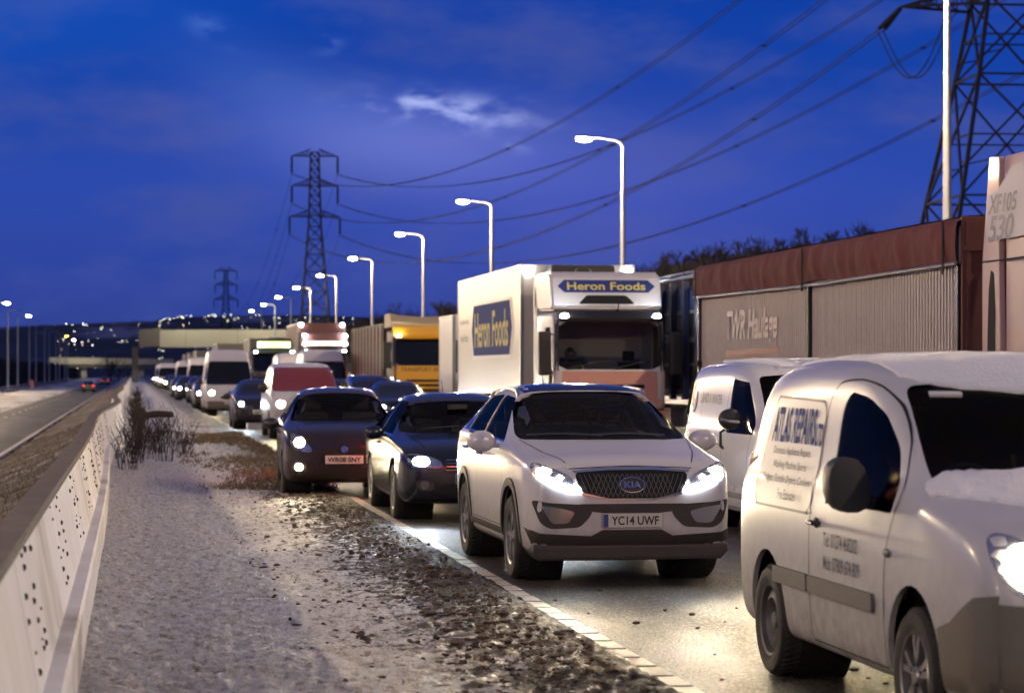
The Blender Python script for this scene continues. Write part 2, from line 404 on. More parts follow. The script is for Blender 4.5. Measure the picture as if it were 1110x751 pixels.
CABWHITE = mat('lorry_white', (.68, .66, .66), .35, coat=.2, grime=.3, gz=(.5, 2.0))
TAILPINK = mat('painted_tail_pink', (.56, .38, .37), .4, coat=.2, grime=.4, gz=(.3, 4.2), gcol=(.28, .16, .14))  # white cab colour with tail-light pink mixed in
YEL = mat('lorry_yellow', (.72, .36, .015), .4, coat=.2, grime=.3, gz=(.3, 2.5))
CREAM = mat('cream_vinyl', (.58, .47, .25), .5, var=.15)
SKIN = mat('skin', (.42, .22, .16), .5)
CLOTH = mat('red_jacket', (.20, .03, .03), .85)
CLOTHD = mat('dark_jacket', (.02, .022, .03), .85)
HAIR = mat('hair', (.02, .013, .01), .8)

def spot(parent, loc, energy, col, size=70, blend=.9, pitch=-2.5, rad=.06, yaw=0.0):
    d = bpy.data.lights.new('headlight_beam', 'SPOT'); d.energy = energy; d.color = col; d.spot_size = R(size); d.spot_blend = blend; d.shadow_soft_size = rad
    o = bpy.data.objects.new('headlight_beam', d); COL.objects.link(o); o.parent = parent; o.location = loc
    o.rotation_euler = (R(90 + pitch), 0, R(-90 + yaw))
    d2 = d.copy(); d2.energy = energy * NARROW; d2.spot_size = R(56); d2.spot_blend = 1.0
    o2 = bpy.data.objects.new('headlight_beam', d2); COL.objects.link(o2); o2.parent = parent; o2.location = loc; o2.rotation_euler = (R(91.0), 0, R(-90 + yaw)); return o
NARROW = 3.5
def glow(parent, loc, energy, col, rad=.05):
    d = bpy.data.lights.new('lamp_glow', 'POINT'); d.energy = energy; d.color = col; d.shadow_soft_size = rad
    o = bpy.data.objects.new('lamp_glow', d); COL.objects.link(o); o.parent = parent; o.location = loc; return o

def wheel(root, x, y, r=.33, w=.21, style='alloy', n=5, side=None):
    """axle along y; outer face away from the car centre"""
    s = (1 if y > 0 else -1) if side is None else side
    a = MB(); ri = r * .66
    a.lathe([(ri, -w / 2 * s), (r * .93, -w / 2 * s), (r * .985, -w * .4 * s), (r, -w * .25 * s), (r, w * .25 * s), (r * .985, w * .4 * s), (r * .93, w * .5 * s), (r * .80, w * .53 * s), (ri, w * .47 * s), (ri * .97, w * .3 * s)], (x, y, r), 'y', 36)
    for i in range(48):
        t = 2 * math.pi * i / 48
        M = Matrix.Translation((x, y, r)) @ Matrix.Rotation(t, 4, 'Y') @ Matrix.Translation((0, 0, r * .995))
        a.boxm(M @ Matrix.Rotation(.35, 4, 'Z'), .018, w * .8, .012)
    t = a.build('wheel', TYRE, root, smooth=True)
    b = MB(); yo = y + w * .36 * s
    b.lathe([(ri, w * .46 * s), (ri * .985, w * .49 * s), (ri * .93, w * .46 * s), (ri * .91, w * .2 * s), (ri * .9, -.3 * w * s)], (x, y, r), 'y', 36)
    if style == 'alloy':
        for i in range(n):
            for dd in (-.16, .16):
                M = Matrix.Translation((x, yo, r)) @ Matrix.Rotation(2 * math.pi * i / n + dd, 4, 'Y') @ Matrix.Translation((0, 0, ri * .52)) @ Matrix.Rotation(dd * .7, 4, 'Y')
                b.boxm(M, .032 * r / .33, .028, ri * .86)
        b.lathe([(0, w * .47 * s), (ri * .2, w * .47 * s), (ri * .24, w * .40 * s), (ri * .24, w * .2 * s)], (x, y, r), 'y', 20)
        for i in range(5):
            t2 = 2 * math.pi * i / 5 + .3
            b.lathe([(0, w * .49 * s), (.011, w * .49 * s), (.013, w * .44 * s)], (x + math.cos(t2) * ri * .14, y, r + math.sin(t2) * ri * .14), 'y', 8)
        b.build('rim', RIM, t, smooth=True)
    elif style == 'steel':
        b.lathe([(ri * .9, w * .30 * s), (ri * .78, w * .33 * s), (ri * .62, w * .40 * s), (ri * .55, w * .30 * s), (ri * .50, w * .16 * s), (ri * .26, w * .16 * s), (ri * .22, w * .34 * s), (0, w * .36 * s)], (x, y, r), 'y', 32)
        b.build('rim', STEEL_RIM, t, smooth=True)
    else:   # lorry
        b.lathe([(ri * .9, w * .1 * s), (ri * .75, -.1 * w * s), (ri * .45, -.1 * w * s), (ri * .42, w * .35 * s), (ri * .2, w * .42 * s), (0, w * .42 * s)], (x, y, r), 'y', 28)
        for i in range(10):
            t2 = 2 * math.pi * i / 10
            b.lathe([(0, w * .06 * s), (.018, w * .06 * s), (.02, -w * .1 * s)], (x + math.cos(t2) * ri * .6, y, r + math.sin(t2) * ri * .6), 'y', 6)
        b.build('rim', STEEL_RIM, t, smooth=True)
    c = MB(); c.lathe([(0, -w * .05 * s), (ri * .9, -w * .05 * s)], (x, y, r), 'y', 24)
    c.build('brake_disc', DARK, t)
    return t

def seat_set(root, xs, zf, w=.36, back=None, wheel_y=-.36, x_dash=.7, zd=.95):
    for (x, ys) in xs:
        for y in ys:
            b = MB(); b.prism(rnd([(x - .12, zf), (x + .02, zf), (x - .10, zf + .62), (x - .24, zf + .60)], 1), 'y', y - .23, y + .23)
            b.prism(rnd([(x - .1, zf - .02), (x + .45, zf), (x + .45, zf + .12), (x - .1, zf + .14)], 1), 'y', y - .23, y + .23)
            s = b.build('seat', SEATM, root, smooth=True, bevel=.02)
            h = MB(); h.prism(rnd([(x - .24, zf + .64), (x - .14, zf + .64), (x - .15, zf + .84), (x - .24, zf + .84)], 2), 'y', y - .12, y + .12)
            h.tube((x - .18, y - .06, zf + .55), (x - .19, y - .06, zf + .68), .008); h.tube((x - .18, y + .06, zf + .55), (x - .19, y + .06, zf + .68), .008)
            h.build('headrest', SEATM, s, smooth=True)
    d = MB(); d.prism(rnd([(x_dash - .38, zd - .30), (x_dash + .12, zd - .3), (x_dash + .16, zd), (x_dash - .2, zd + .04), (x_dash - .34, zd - .05)], 1), 'y', -w * 1.95, w * 1.95)
    d.build('dashboard', SEATM, root, smooth=True)
    st = MB(); M = Matrix.Translation((x_dash - .47, wheel_y, zd + .02)) @ Matrix.Rotation(R(-24), 4, 'Y')
    pts = [M @ Vector((0, .18 * math.cos(a), .18 * math.sin(a))) for a in [2 * math.pi * i / 20 for i in range(21)]]
    st.path(pts, .014)
    st.tube(M @ Vector((0, -.17, 0)), M @ Vector((0, .17, 0)), .016); st.tube(M @ Vector((0, 0, 0)), M @ Vector((.02, 0, -.17)), .016); st.tube(M @ Vector((.2, 0, -.05)), M @ Vector((0, 0, 0)), .03)
    st.build('steering_wheel', PLAST, root, smooth=True)

def person(loc, rz, cloth, label, seat=.0, lean=.0, cat='person'):
    """seated driver: one continuous skinned figure, forward = local +x, origin at the hip"""
    J = [((0, 0, 0), .15), ((.0, 0, .22), .145), ((-.02, 0, .42), .15), ((-.01, 0, .53), .062), ((.015, 0, .60), .058),
         ((.03, 0, .68), .088), ((.03, 0, .76), .078)]
    E = [(0, 1), (1, 2), (2, 3), (3, 4), (4, 5), (5, 6)]
    for s in (-1, 1):
        k = len(J); J += [((-.02, s * .17, .44), .068), ((.10, s * .23, .22), .048), ((.30, s * .17, .26), .040), ((.38, s * .15, .30), .034)]
        E += [(2, k), (k, k + 1), (k + 1, k + 2), (k + 2, k + 3)]
        k = len(J); J += [((.06, s * .10, -.03), .095), ((.42, s * .13, .03), .075), ((.50, s * .13, -.32), .052), ((.60, s * .13, -.36), .045)]
        E += [(0, k), (k, k + 1), (k + 1, k + 2), (k + 2, k + 3)]
    me = bpy.data.meshes.new('person'); me.from_pydata([j[0] for j in J], E, [])
    o = bpy.data.objects.new('tmp', me); COL.objects.link(o); sk = o.modifiers.new('k', 'SKIN'); 
    for i, j in enumerate(J): me.skin_vertices[0].data[i].radius = (j[1], j[1] * (.8 if i < 3 else 1)); me.skin_vertices[0].data[i].use_root = (i == 0)
    sb = o.modifiers.new('s', 'SUBSURF'); sb.levels = 2; sb.render_levels = 2
    dg = bpy.context.evaluated_depsgraph_get(); e = bpy.data.meshes.new_from_object(o.evaluated_get(dg)); bpy.data.objects.remove(o)
    b = finish(e, 'person', None, None, True); b.location = loc; b.rotation_euler = (0, 0, rz)
    e.materials.append(cloth); e.materials.append(SKIN)
    for f in e.polygons:
        c = f.center
        f.material_index = 1 if (c.z > .545 or (c.x > .33 and c.z > .2)) else 0
    h = MB(); h.ball((.012, 0, .745), .098, .092, .085, 14, 8)
    hair = h.build('hair', HAIR, b, smooth=True)
    fc = MB(); fc.ball((.118, 0, .70), .018, .014, .026, 8, 6)
    for s in (-1, 1): fc.ball((.03, s * .086, .70), .018, .01, .03, 8, 6)
    fc.build('nose_and_ears', SKIN, b, smooth=True)
    ey = MB()
    for s in (-1, 1): ey.ball((.108, s * .032, .725), .008, .014, .008, 8, 6)
    ey.build('eye', INK, b)
    tag(b, label, cat)
    return b

def arch(hx, r, z=None, y0=-1.3, y1=1.3, n=28):
    z = r if z is None else z
    return None
def arch_cut(hx, hz, r, s):
    c = MB(); c.prism([(hx + r * math.cos(2 * math.pi * i / 32), hz + r * math.sin(2 * math.pi * i / 32)) for i in range(32)] , 'y', s * .52, s * 1.4); return c
def arch_band(hx, hz, r0, r1, a0=-15, a1=195, n=18):
    o = [(hx + r1 * math.cos(R(a0 + (a1 - a0) * i / n)), hz + r1 * math.sin(R(a0 + (a1 - a0) * i / n))) for i in range(n + 1)]
    o += [(hx + r0 * math.cos(R(a1 - (a1 - a0) * i / n)), hz + r0 * math.sin(R(a1 - (a1 - a0) * i / n))) for i in range(n + 1)]
    return o
def well(root, hx, hz, r, s, y0=.5):
    b = MB(); n = 20; vs = []
    prof = [(r * 1.02, .80 * s), (r * 1.03, y0 * s), (0, y0 * s)]
    b.lathe(prof, (hx, 0, hz), 'y', 28); b.build('wheel_arch_liner', DARK, root)
def seam(bvh, pts, root, s, w=.006, axis='side', m=None):
    """a shut line: a narrow dark strip following the panel"""
    q = [Vector(p) for p in pts]; c = []
    for i in range(len(q) - 1):
        p0, p1, p2, p3 = q[max(i - 1, 0)], q[i], q[i + 1], q[min(i + 2, len(q) - 1)]; n = max(2, int((p2 - p1).length / .04))
        for j in range(n):
            t = j / n; lin = p1.lerp(p2, t); cat = .5 * ((2 * p1) + (p2 - p0) * t + (2 * p0 - 5 * p1 + 4 * p2 - p3) * t * t + (3 * p1 - p0 - 3 * p2 + p3) * t ** 3); c.append(lin.lerp(cat, .8))
    c.append(q[-1]); P, d_, o_ = to_axis(axis, s); bm = bmesh.new(); prev = None
    for i, p in enumerate(c):
        d = (c[min(i + 1, len(c) - 1)] - c[max(i - 1, 0)]).normalized(); n = Vector((-d.y, d.x)) * w / 2; a, b = p + n, p - n
        cur = (bm.verts.new(P(a.x, a.y, 0)), bm.verts.new(P(b.x, b.y, 0)))
        if prev: bm.faces.new((prev[0], prev[1], cur[1], cur[0]))
        prev = cur
    bm.verts.index_update(); project(bm, bvh, axis, s, .0035)
    me = bpy.data.meshes.new('panel_seam'); bm.to_mesh(me); bm.free(); return finish(me, 'panel_seam', m or DARK, root, 1.0)
def window_cut(outl, axis, a, b):
    c = MB(); c.prism(outl, 'y' if axis == 'side' else 'x', a, b); return c
def grow(outl, k):
    c = Vector((sum(p[0] for p in outl) / len(outl), sum(p[1] for p in outl) / len(outl)))
    o = []; n = len(outl)
    ar = sum(outl[i][0] * outl[(i + 1) % n][1] - outl[(i + 1) % n][0] * outl[i][1] for i in range(n)); sg = 1 if ar > 0 else -1
    for i in range(n):
        a = Vector(outl[i - 1]); b = Vector(outl[(i + 1) % n]); d = (b - a)
        if d.length < 1e-9: o.append(outl[i]); continue
        d.normalize(); o.append((outl[i][0] + d.y * k * sg, outl[i][1] - d.x * k * sg))
    return o
def mirror_pod(root, x, y, z, m, s, w=.17, h=.13, body=None):
    b = MB(); b.ball((x, y + s * .13, z), .065, w * .55, h * .55, 16, 10)
    b.tube((x - .0, y - s * .03, z - .04), (x, y + s * .08, z - .03), .022)
    o = b.build('door_mirror', m, root, smooth=True)
    g = MB(); g.lathe([(0, -.052), (1, -.05)], (0, 0, 0), 'x', 20)
    g.v = [(x + v[0], y + s * .13 + v[1] * w * .46, z + v[2] * h * .46) for v in g.v]
    g.build('mirror_glass', DGLASS, o)
    return o
def handle(bvh, x, z, s, root, m, w=.17):
    h, n, i, d = bvh.ray_cast(Vector((x, s * 3, z)), Vector((0, -s, 0)))
    b = MB(); y = h.y
    b.path([(x - w / 2, y - s * .005, z), (x - w / 2 + .02, y + s * .03, z), (x + w / 2 - .02, y + s * .035, z), (x + w / 2, y - s * .005, z)], .012, 8)
    o = b.build('door_handle', m, root, smooth=True)
    c = MB(); c.ball((x, y, z), .055, .006, .03, 14, 6); c.build('handle_recess', DARK, o)
def plate(root, x, z, textstr, w=.52, h=.112, blue=True, m=None, tilt=0, y=0):
    b = MB(); b.box(x - .012, x, y - w / 2, y + w / 2, z - h / 2, z + h / 2)
    p = b.build('number_plate', m or YPLATE, root, bevel=.004)
    t = text(textstr, h * .64, w * (.80 if blue else .88), (y + (.02 if blue else 0), z, x + .003), INK, 'plate_lettering', p, bold=.02, axis='front', s=1)
    if blue:
        q = MB(); q.box(x, x + .002, y - w / 2 + .002, y - w / 2 + .045, z - h / 2 + .004, z + h / 2 - .004); q.build('plate_flash', EUBLUE, p)
    return p
def lamp_unit(bvh, outl, root, bulbs, m_em, axis='front', extra=None, name='headlight'):
    """glass-covered lamp: reflector bowl patch, lit elements, clear lens"""
    o = patch(bvh, outl, axis, 1, REFL, name, root, off=.002, thick=.02, cell=.06)
    for (u, v, ru, rv) in bulbs:
        patch(bvh, ellipse(u, v, ru, rv, 20), axis, 1, m_em, 'lit_bulb', o, off=.010, thick=.008, cell=.05)
    if extra:
        for e in extra: patch(bvh, e, axis, 1, HL_WHITE, 'daytime_strip', o, off=.012, thick=.008, cell=.05)
    return o
# ------------------------------------------------------------------ the SUV (local +x forward, +y its left)
REDT = mat('red_lamp_plastic', (.35, .01, .01), .2)
VR = R(-90)
def make_suv(name, loc, rz, label):
    root = empty(name, loc, rz, label, 'car')
    rings = [(2.20, .46, .72, .76, .74, .60), (2.18, .34, .84, .88, .82, .70), (2.10, .25, .935, .98, .885, .76), (1.95, .23, .985, 1.03, .915, .79), (1.70, .24, 1.01, 1.055, .915, .78), (1.25, .24, 1.06, 1.13, .925, .79),
             (.98, .24, 1.09, 1.17, .925, .77), (.60, .24, 1.10, 1.365, .925, .70), (.22, .24, 1.11, 1.53, .925, .64), (-.05, .24, 1.11, 1.60, .925, .625), (-.7, .24, 1.13, 1.615, .925, .62), (-1.35, .24, 1.16, 1.585, .925, .61),
             (-1.75, .26, 1.18, 1.50, .915, .59), (-2.08, .29, 1.17, 1.24, .88, .62), (-2.22, .36, 1.04, 1.08, .82, .60), (-2.26, .46, .90, .93, .70, .5)]
    me = loft(rings); bv = bvh_of(me)
    ws = rc([(-.80, 1.155), (.80, 1.155), (.645, 1.53), (.3, 1.555), (-.3, 1.555), (-.645, 1.53)], .07)
    rw = rc([(-.66, 1.21), (.66, 1.21), (.56, 1.47), (-.56, 1.47)], .06)
    fw = rc([(.70, 1.13), (.06, 1.50), (-.42, 1.525), (-.42, 1.14)], .035)
    bw = rc([(-.50, 1.14), (-.50, 1.525), (-1.18, 1.505), (-1.33, 1.43), (-1.33, 1.17)], .035)
    qw = rc([(-1.38, 1.19), (-1.38, 1.43), (-1.62, 1.36), (-1.74, 1.22)], .03)
    cuts = [window_cut(ws, 'front', .12, 1.35), window_cut(rw, 'front', -2.5, -1.45)]
    for s in (-1, 1):
        cuts += [window_cut(w, 'side', s * .4, s * 1.4) for w in (fw, bw)]
        cuts += [arch_cut(1.32, .37, .415, s), arch_cut(-1.32, .37, .415, s)]
    carve(me, 'body', KWHITE, root, cuts)
    g = patch(bv, grow(ws, .02), 'front', 1, GLASSF, 'windscreen', root, off=-.006, thick=0, cell=.12)
    for k, yy in ((0, -.32), (1, .28)):
        seam(bv, [(yy - .38, 1.19), (yy - .05, 1.20), (yy + .3, 1.185)], g, 1, .018, 'front', PLAST)
    patch(bv, grow(rw, .02), 'front', -1, GLASS, 'rear_window', root, off=-.006, thick=0)
    for s in (-1, 1):
        for w in (fw, bw): patch(bv, grow(w, .015), 'side', s, GLASS, 'side_window', root, off=-.006, thick=0)
        patch(bv, qw, 'side', s, DGLASS, 'side_window', root, off=.003)
        patch(bv, [(.70, 1.125), (-1.75, 1.195), (-1.75, 1.21), (.70, 1.14)], 'side', s, CHROME, 'window_trim', root, off=.004, cell=.2)
        patch(bv, rect(-.485, -.435, 1.15, 1.51, .01), 'side', s, PLAST, 'pillar_trim', root, off=.003)
        # lower cladding, arches
        patch(bv, [(.92, .26), (.92, .40), (-.92, .40), (-.92, .26)], 'side', s, PLAST, 'sill_cladding', root, off=.012, thick=.03)
        for hx in (1.32, -1.32):
            patch(bv, arch_band(hx, .37, .41, .475), 'side', s, PLAST, 'arch_cladding', root, off=.012, thick=.03)
            well(root, hx, .37, .415, s); wheel(root, hx, s * .80, .35, .23, 'alloy', 5)
        seam(bv, [(.93, .42), (.93, .95), (.86, 1.08)], root, s); seam(bv, [(-.46, .42), (-.46, 1.13)], root, s)
        seam(bv, [(-1.30, 1.15), (-1.25, .95), (-1.02, .72), (-.88, .62), (-.86, .42)], root, s); seam(bv, [(.95, .42), (-.95, .42)], root, s)
        seam(bv, [(.88, .98), (-1.0, 1.02), (-2.0, 1.03)], root, s, .012, m=KWHITE)
        handle(bv, -.30, 1.00, s, root, CHROME); handle(bv, -1.16, 1.03, s, root, CHROME)
        mirror_pod(root, .58, s * .92, 1.13, KWHITE, s, .25, .17)
        rr = MB(); rp = [(x_, s * .61, bv.ray_cast(Vector((x_, s * .61, 3)), Vector((0, 0, -1)))[0].z + dz) for x_, dz in ((.08, -.01), (-.06, .035), (-.7, .045), (-1.3, .04), (-1.55, -.01))]; rr.path(rp, .018, 8); rr.build('roof_rail', SILV, root, smooth=True)
        # headlight: swept-back wedge with LED strip below it
        hl = [(s * .50, .795), (s * .53, .885), (s * .68, .955), (s * .83, 1.0), (s * .87, .95), (s * .82, .88), (s * .66, .82)]
        lamp_unit(bv, rnd(hl, 1), root, [(s * .765, .922, .050, .030), (s * .63, .875, .022, .018)], HL_WARM,
                  extra=[[(s * .45, .775), (s * .46, .795), (s * .64, .838), (s * .80, .905), (s * .815, .885), (s * .66, .81), (s * .55, .785)]])
        fg = rc([(s * .34, .655), (s * .36, .57), (s * .46, .475), (s * .72, .465), (s * .80, .51), (s * .87, .70), (s * .72, .675)], .04)
        f = patch(bv, fg, 'front', 1, PLAST, 'foglamp_surround', root, off=.006, cell=.07)
        patch(bv, rc([(s * .50, .60), (s * .56, .51), (s * .70, .505), (s * .80, .655), (s * .62, .63)], .03), 'front', 1, REFL, 'foglamp', f, off=.014)
    patch(bv, [(-.80, .20), (.80, .20), (.90, .47), (.80, .43), (.36, .405), (.26, .455), (-.26, .455), (-.36, .405), (-.80, .43), (-.90, .47)], 'front', 1, PLAST, 'lower_bumper', root, off=.010, thick=.03, cell=.09)
    patch(bv, [(-.46, .665), (.46, .665), (.38, .605), (.24, .59), (-.24, .59), (-.38, .605)], 'front', 1, PLAST, 'lower_grille', root, off=.007, cell=.08)
    gr = patch(bv, rc([(-.50, .91), (-.2, .93), (.2, .93), (.50, .91), (.45, .76), (.2, .70), (-.2, .70), (-.45, .76)], .04), 'front', 1, DARK, 'grille', root, off=.006, cell=.06)
    for k in range(-11, 12):
        for sl in (1, -1): 
            u = k * .042; patch(bv, [(u - .003, .72), (u + .003, .72), (u + .003 + sl * .08, .90), (u - .003 + sl * .08, .90)], 'front', 1, TRIM, 'grille_mesh', gr, off=.009, thick=.004, cell=.08) if abs(u) < .38 else None
    patch(bv, rnd([(-.52, .925), (-.2, .955), (.2, .955), (.52, .925), (.50, .91), (.2, .93), (-.2, .93), (-.5, .91)], 0), 'front', 1, CHROME, 'grille_surround', root, off=.012, cell=.06)
    patch(bv, [(-.44, .742), (-.2, .693), (.2, .693), (.44, .742), (.43, .755), (.2, .708), (-.2, .708), (-.43, .755)], 'front', 1, CHROME, 'grille_surround', root, off=.012, cell=.06)
    bd = patch(bv, ellipse(0, .815, .105, .055), 'front', 1, INK, 'badge', root, off=.022, cell=.05)
    patch(bv, [p for p in ellipse(0, .815, .112, .062)], 'front', 1, CHROME, 'badge_rim', bd, off=.018, cell=.05)
    text('KIA', .05, .145, (0, .815), CHROME, 'badge_lettering', bd, bold=.01, bvh=bv, axis='front', s=1, off=.026)
    for s in (-1, 1): seam(bv, [(2.06, s * .56), (1.7, s * .66), (1.3, s * .73), (1.02, s * .78)], root, 1, .008, 'top')
    seam(bv, [(-.54, .945), (0, .965), (.54, .945)], root, 1, .007, 'front')
    plate(root, 2.225, .53, 'YC14 UWF')
    ut = MB(); ut.prism([(-.80, .205), (.80, .205), (.86, .27), (.86, .335), (-.86, .335), (-.86, .27)], 'x', 1.72, 2.165); ut.build('undertray', PLAST, root, bevel=.03)
    patch(bv, rnd([(-.56, .02), (-.56, -1.2), (.56, -1.2), (.56, .02)], 2) if 0 else [(-1.3, -.55), (-1.3, .55), (.08, .56), (.13, .3), (.13, -.3), (.08, -.56)], 'top', 1, DGLASS, 'roof_glass', root, off=.004, cell=.15)
    an = MB(); an.tube((-1.35, -.1, 1.60), (-1.5, -.1, 1.78), .006, .003); an.build('aerial', PLAST, root)
    fl = MB(); fl.box(-1.9, 1.1, -.8, .8, .28, .34); fl.build('floor_pan', DARK, root)
    seat_set(root, [(-.12, (-.37, .37)), (-1.0, (-.4, .0, .4))], .62, .37, x_dash=.95, zd=1.05)
    mi = MB(); mi.box(.36, .40, -.13, .13, 1.40, 1.46); mi.build('rear_view_mirror', PLAST, root, bevel=.01)
    for s in (-1, 1): spot(root, (2.26, s * .70, .92), HEADW, (1, .80, .50), 80)
    for s in (-1, 1):
        patch(bv, rect(s * .65 - .13, s * .65 + .13, .95, 1.10, .03), 'front', -1, REDT, 'tail_lamp', root, off=.006)
    glow(root, (-2.5, 0, .9), TAILW, (1, .06, .03))
    return root
HEADW = 105.0; TAILW = 8.0

# ------------------------------------------------------------------ small panel vans
def make_van(name, loc, rz, label, m, kind):
    root = empty(name, loc, rz, label, 'van')
    if kind == 'panel':       # the near van
        H = 1.80
        rings = [(2.10, .42, .62, .66, .70, .55), (2.08, .30, .78, .82, .80, .66), (1.99, .24, .92, .96, .87, .73), (1.80, .22, 1.02, 1.07, .90, .76), (1.50, .22, 1.08, 1.14, .912, .77), (1.22, .22, 1.12, 1.20, .91, .76), (1.02, .22, 1.14, 1.31, .912, .75),
                 (.66, .22, 1.15, 1.58, .915, .78), (.38, .22, 1.15, 1.73, .915, .79), (.05, .22, 1.15, 1.80, .915, .795), (-.6, .22, 1.15, 1.815, .915, .785), (-1.4, .22, 1.15, 1.80, .915, .765), (-1.88, .22, 1.15, 1.76, .913, .74), (-2.08, .23, 1.13, 1.69, .90, .70), (-2.14, .30, 1.08, 1.54, .87, .66)]
        ws = rc([(-.78, 1.175), (.78, 1.175), (.70, 1.66), (.3, 1.69), (-.3, 1.69), (-.70, 1.66)], .06)
        fw = rc([(.88, 1.05), (.90, 1.14), (.76, 1.36), (.52, 1.52), (.25, 1.60), (-.06, 1.63), (-.16, 1.54), (-.22, 1.05)], .07)
        wy0, wy1 = .25, 1.45; hub = (1.22, -1.40); wr = .315; wst = 'steel'
    else:
        H = 1.84
        rings = [(2.13, .42, .64, .68, .70, .55), (2.11, .30, .80, .84, .80, .66), (2.03, .24, .94, .98, .87, .73), (1.86, .22, 1.03, 1.08, .90, .76), (1.55, .22, 1.09, 1.15, .905, .76), (1.25, .22, 1.13, 1.22, .91, .76), (1.04, .22, 1.15, 1.34, .912, .75),
                 (.68, .22, 1.16, 1.60, .915, .78), (.38, .22, 1.16, 1.76, .915, .79), (.05, .22, 1.16, 1.83, .915, .79), (-.6, .22, 1.16, 1.85, .915, .79), (-1.4, .22, 1.16, 1.84, .915, .79), (-1.95, .22, 1.16, 1.82, .915, .78), (-2.14, .23, 1.14, 1.77, .905, .76), (-2.18, .30, 1.10, 1.66, .88, .72)]
        ws = rc([(-.78, 1.19), (.78, 1.19), (.70, 1.68), (.3, 1.71), (-.3, 1.71), (-.70, 1.68)], .06)
        fw = rc([(1.0, 1.08), (1.0, 1.16), (.46, 1.62), (-.12, 1.66), (-.16, 1.08)], .04)
        wy0, wy1 = .25, 1.5; hub = (1.25, -1.38); wr = .31; wst = 'steel'
    me = loft(rings); bv = bvh_of(me); cuts = [window_cut(ws, 'front', wy0, wy1)]
    for s in (-1, 1):
        cuts += [window_cut(fw, 'side', s * .4, s * 1.4), arch_cut(hub[0], wr + .03, wr + .075, s), arch_cut(hub[1], wr + .03, wr + .06, s)]
    carve(me, 'body', m, root, cuts)
    patch(bv, grow(ws, .02), 'front', 1, GLASS, 'windscreen', root, off=-.006, thick=0)
    # black ceramic border round the windscreen
    inner = [(u * .955, 1.42 + (v - 1.42) * .90) for u, v in ws]
    n = len(ws)
    bm = MB()
    for i in range(n):
        pass
    for s in (-1, 1):
        patch(bv, grow(fw, .015), 'side', s, GLASS, 'side_window', root, off=-.006, thick=0)
        for hx, rr in ((hub[0], wr + .075), (hub[1], wr + .06)):
            well(root, hx, wr + .03, rr, s)
            wheel(root, hx, s * .80, wr, .20, 'alloy' if (kind == 'panel' and hx > 0) else wst, 5)
        x0 = -.50 if kind == 'panel' else -.30
        seam(bv, [(x0, .30), (x0 + .0, 1.0), (x0 + .05, 1.42), (x0 + .10, 1.58)], root, s, .009)
        seam(bv, [(.80, .30), (.82, .8), (.97, 1.12)], root, s, .008)
        seam(bv, [(.80, .30), (x0, .30)], root, s, .009)
        if kind == 'panel':
            seam(bv, [(x0 + .10, 1.58), (x0 + .22, 1.67), (.05, 1.69), (.35, 1.655), (.60, 1.56), (.82, 1.39), (.95, 1.18), (.97, 1.10)], root, s, .009)
            st = patch(bv, rect(-1.20, x0 - .015, .555, .645, .02), 'side', s, TRIM, 'rubbing_strip', root, off=.022, thick=.03)
            patch(bv, rect(x0 + .015, .66, .555, .645, .02), 'side', s, TRIM, 'rubbing_strip', root, off=.022, thick=.03)
            # recessed blank window panel in the load bay
            pw = rc([(-1.70, .98), (-.52, .98), (-.46, 1.56), (-1.58, 1.58)], .10, 6)
            p = patch(bv, pw, 'side', s, PANELW, 'load_bay_panel', root, off=.002, thick=.0)
            seam(bv, grow(pw, .010) + [grow(pw, .010)[0]], root, s, .014, m=TRIM)
        else:
            seam(bv, [(x0 - 1.15, .45), (x0 - 1.15, 1.6)], root, s, .009)
            seam(bv, [(-1.6, .95), (-.35, .95)], root, s, .02, m=TRIM)
            patch(bv, [(-.95, .40), (.78, .40), (.78, .46), (-.95, .46)], 'side', s, TRIM, 'rubbing_strip', root, off=.018, thick=.03)
        if kind == 'panel':
            handle(bv, x0 + .12, .93, s, root, PLAST, .15)
        else:
            hh = MB(); h, nn, i, d = bv.ray_cast(Vector((x0 + .1, s * 3, 1.0)), Vector((0, -s, 0)))
            hh.path([(x0 + .1, h.y - s * .01, .90), (x0 + .1, h.y + s * .035, .93), (x0 + .1, h.y + s * .035, 1.08), (x0 + .1, h.y - s * .01, 1.11)], .016, 8); hh.build('door_handle', PLAST, root, smooth=True)
        # door mirror: tall square housing
        mx, mz = (.56, 1.20) if kind == 'panel' else (.72, 1.24)
        if kind == 'panel':
            b = MB(); b.prism(rnd([(s * .90, mz - .16), (s * 1.12, mz - .16), (s * 1.14, mz + .10), (s * .95, mz + .12)], 2), 'x', mx - .07, mx + .07)
            b.tube((mx, s * .82, mz - .13), (mx, s * .98, mz - .10), .035)
            o = b.build('door_mirror', PLAST, root, smooth=True, bevel=.03)
            g2 = MB(); g2.box(mx - .075, mx - .071, s * 1.035 - .075, s * 1.035 + .075, mz - .12, mz + .07); g2.build('mirror_glass', DGLASS, o)
            ind = MB(); ind.ball((.86, s * .915, .86), .05, .012, .022, 14, 6)
            ind.build('side_repeater', TRIM, root, smooth=True)
        else:
            o = mirror_pod(root, mx, s * .93, mz, PLAST, s, .24, .20)
            b = MB(); b.path([(mx + .06, s * .98, mz - .03), (mx + .07, s * 1.10, mz - .02), (mx + .05, s * 1.18, mz)], .018, 6); b.build('mirror_stripe', SILV, o)
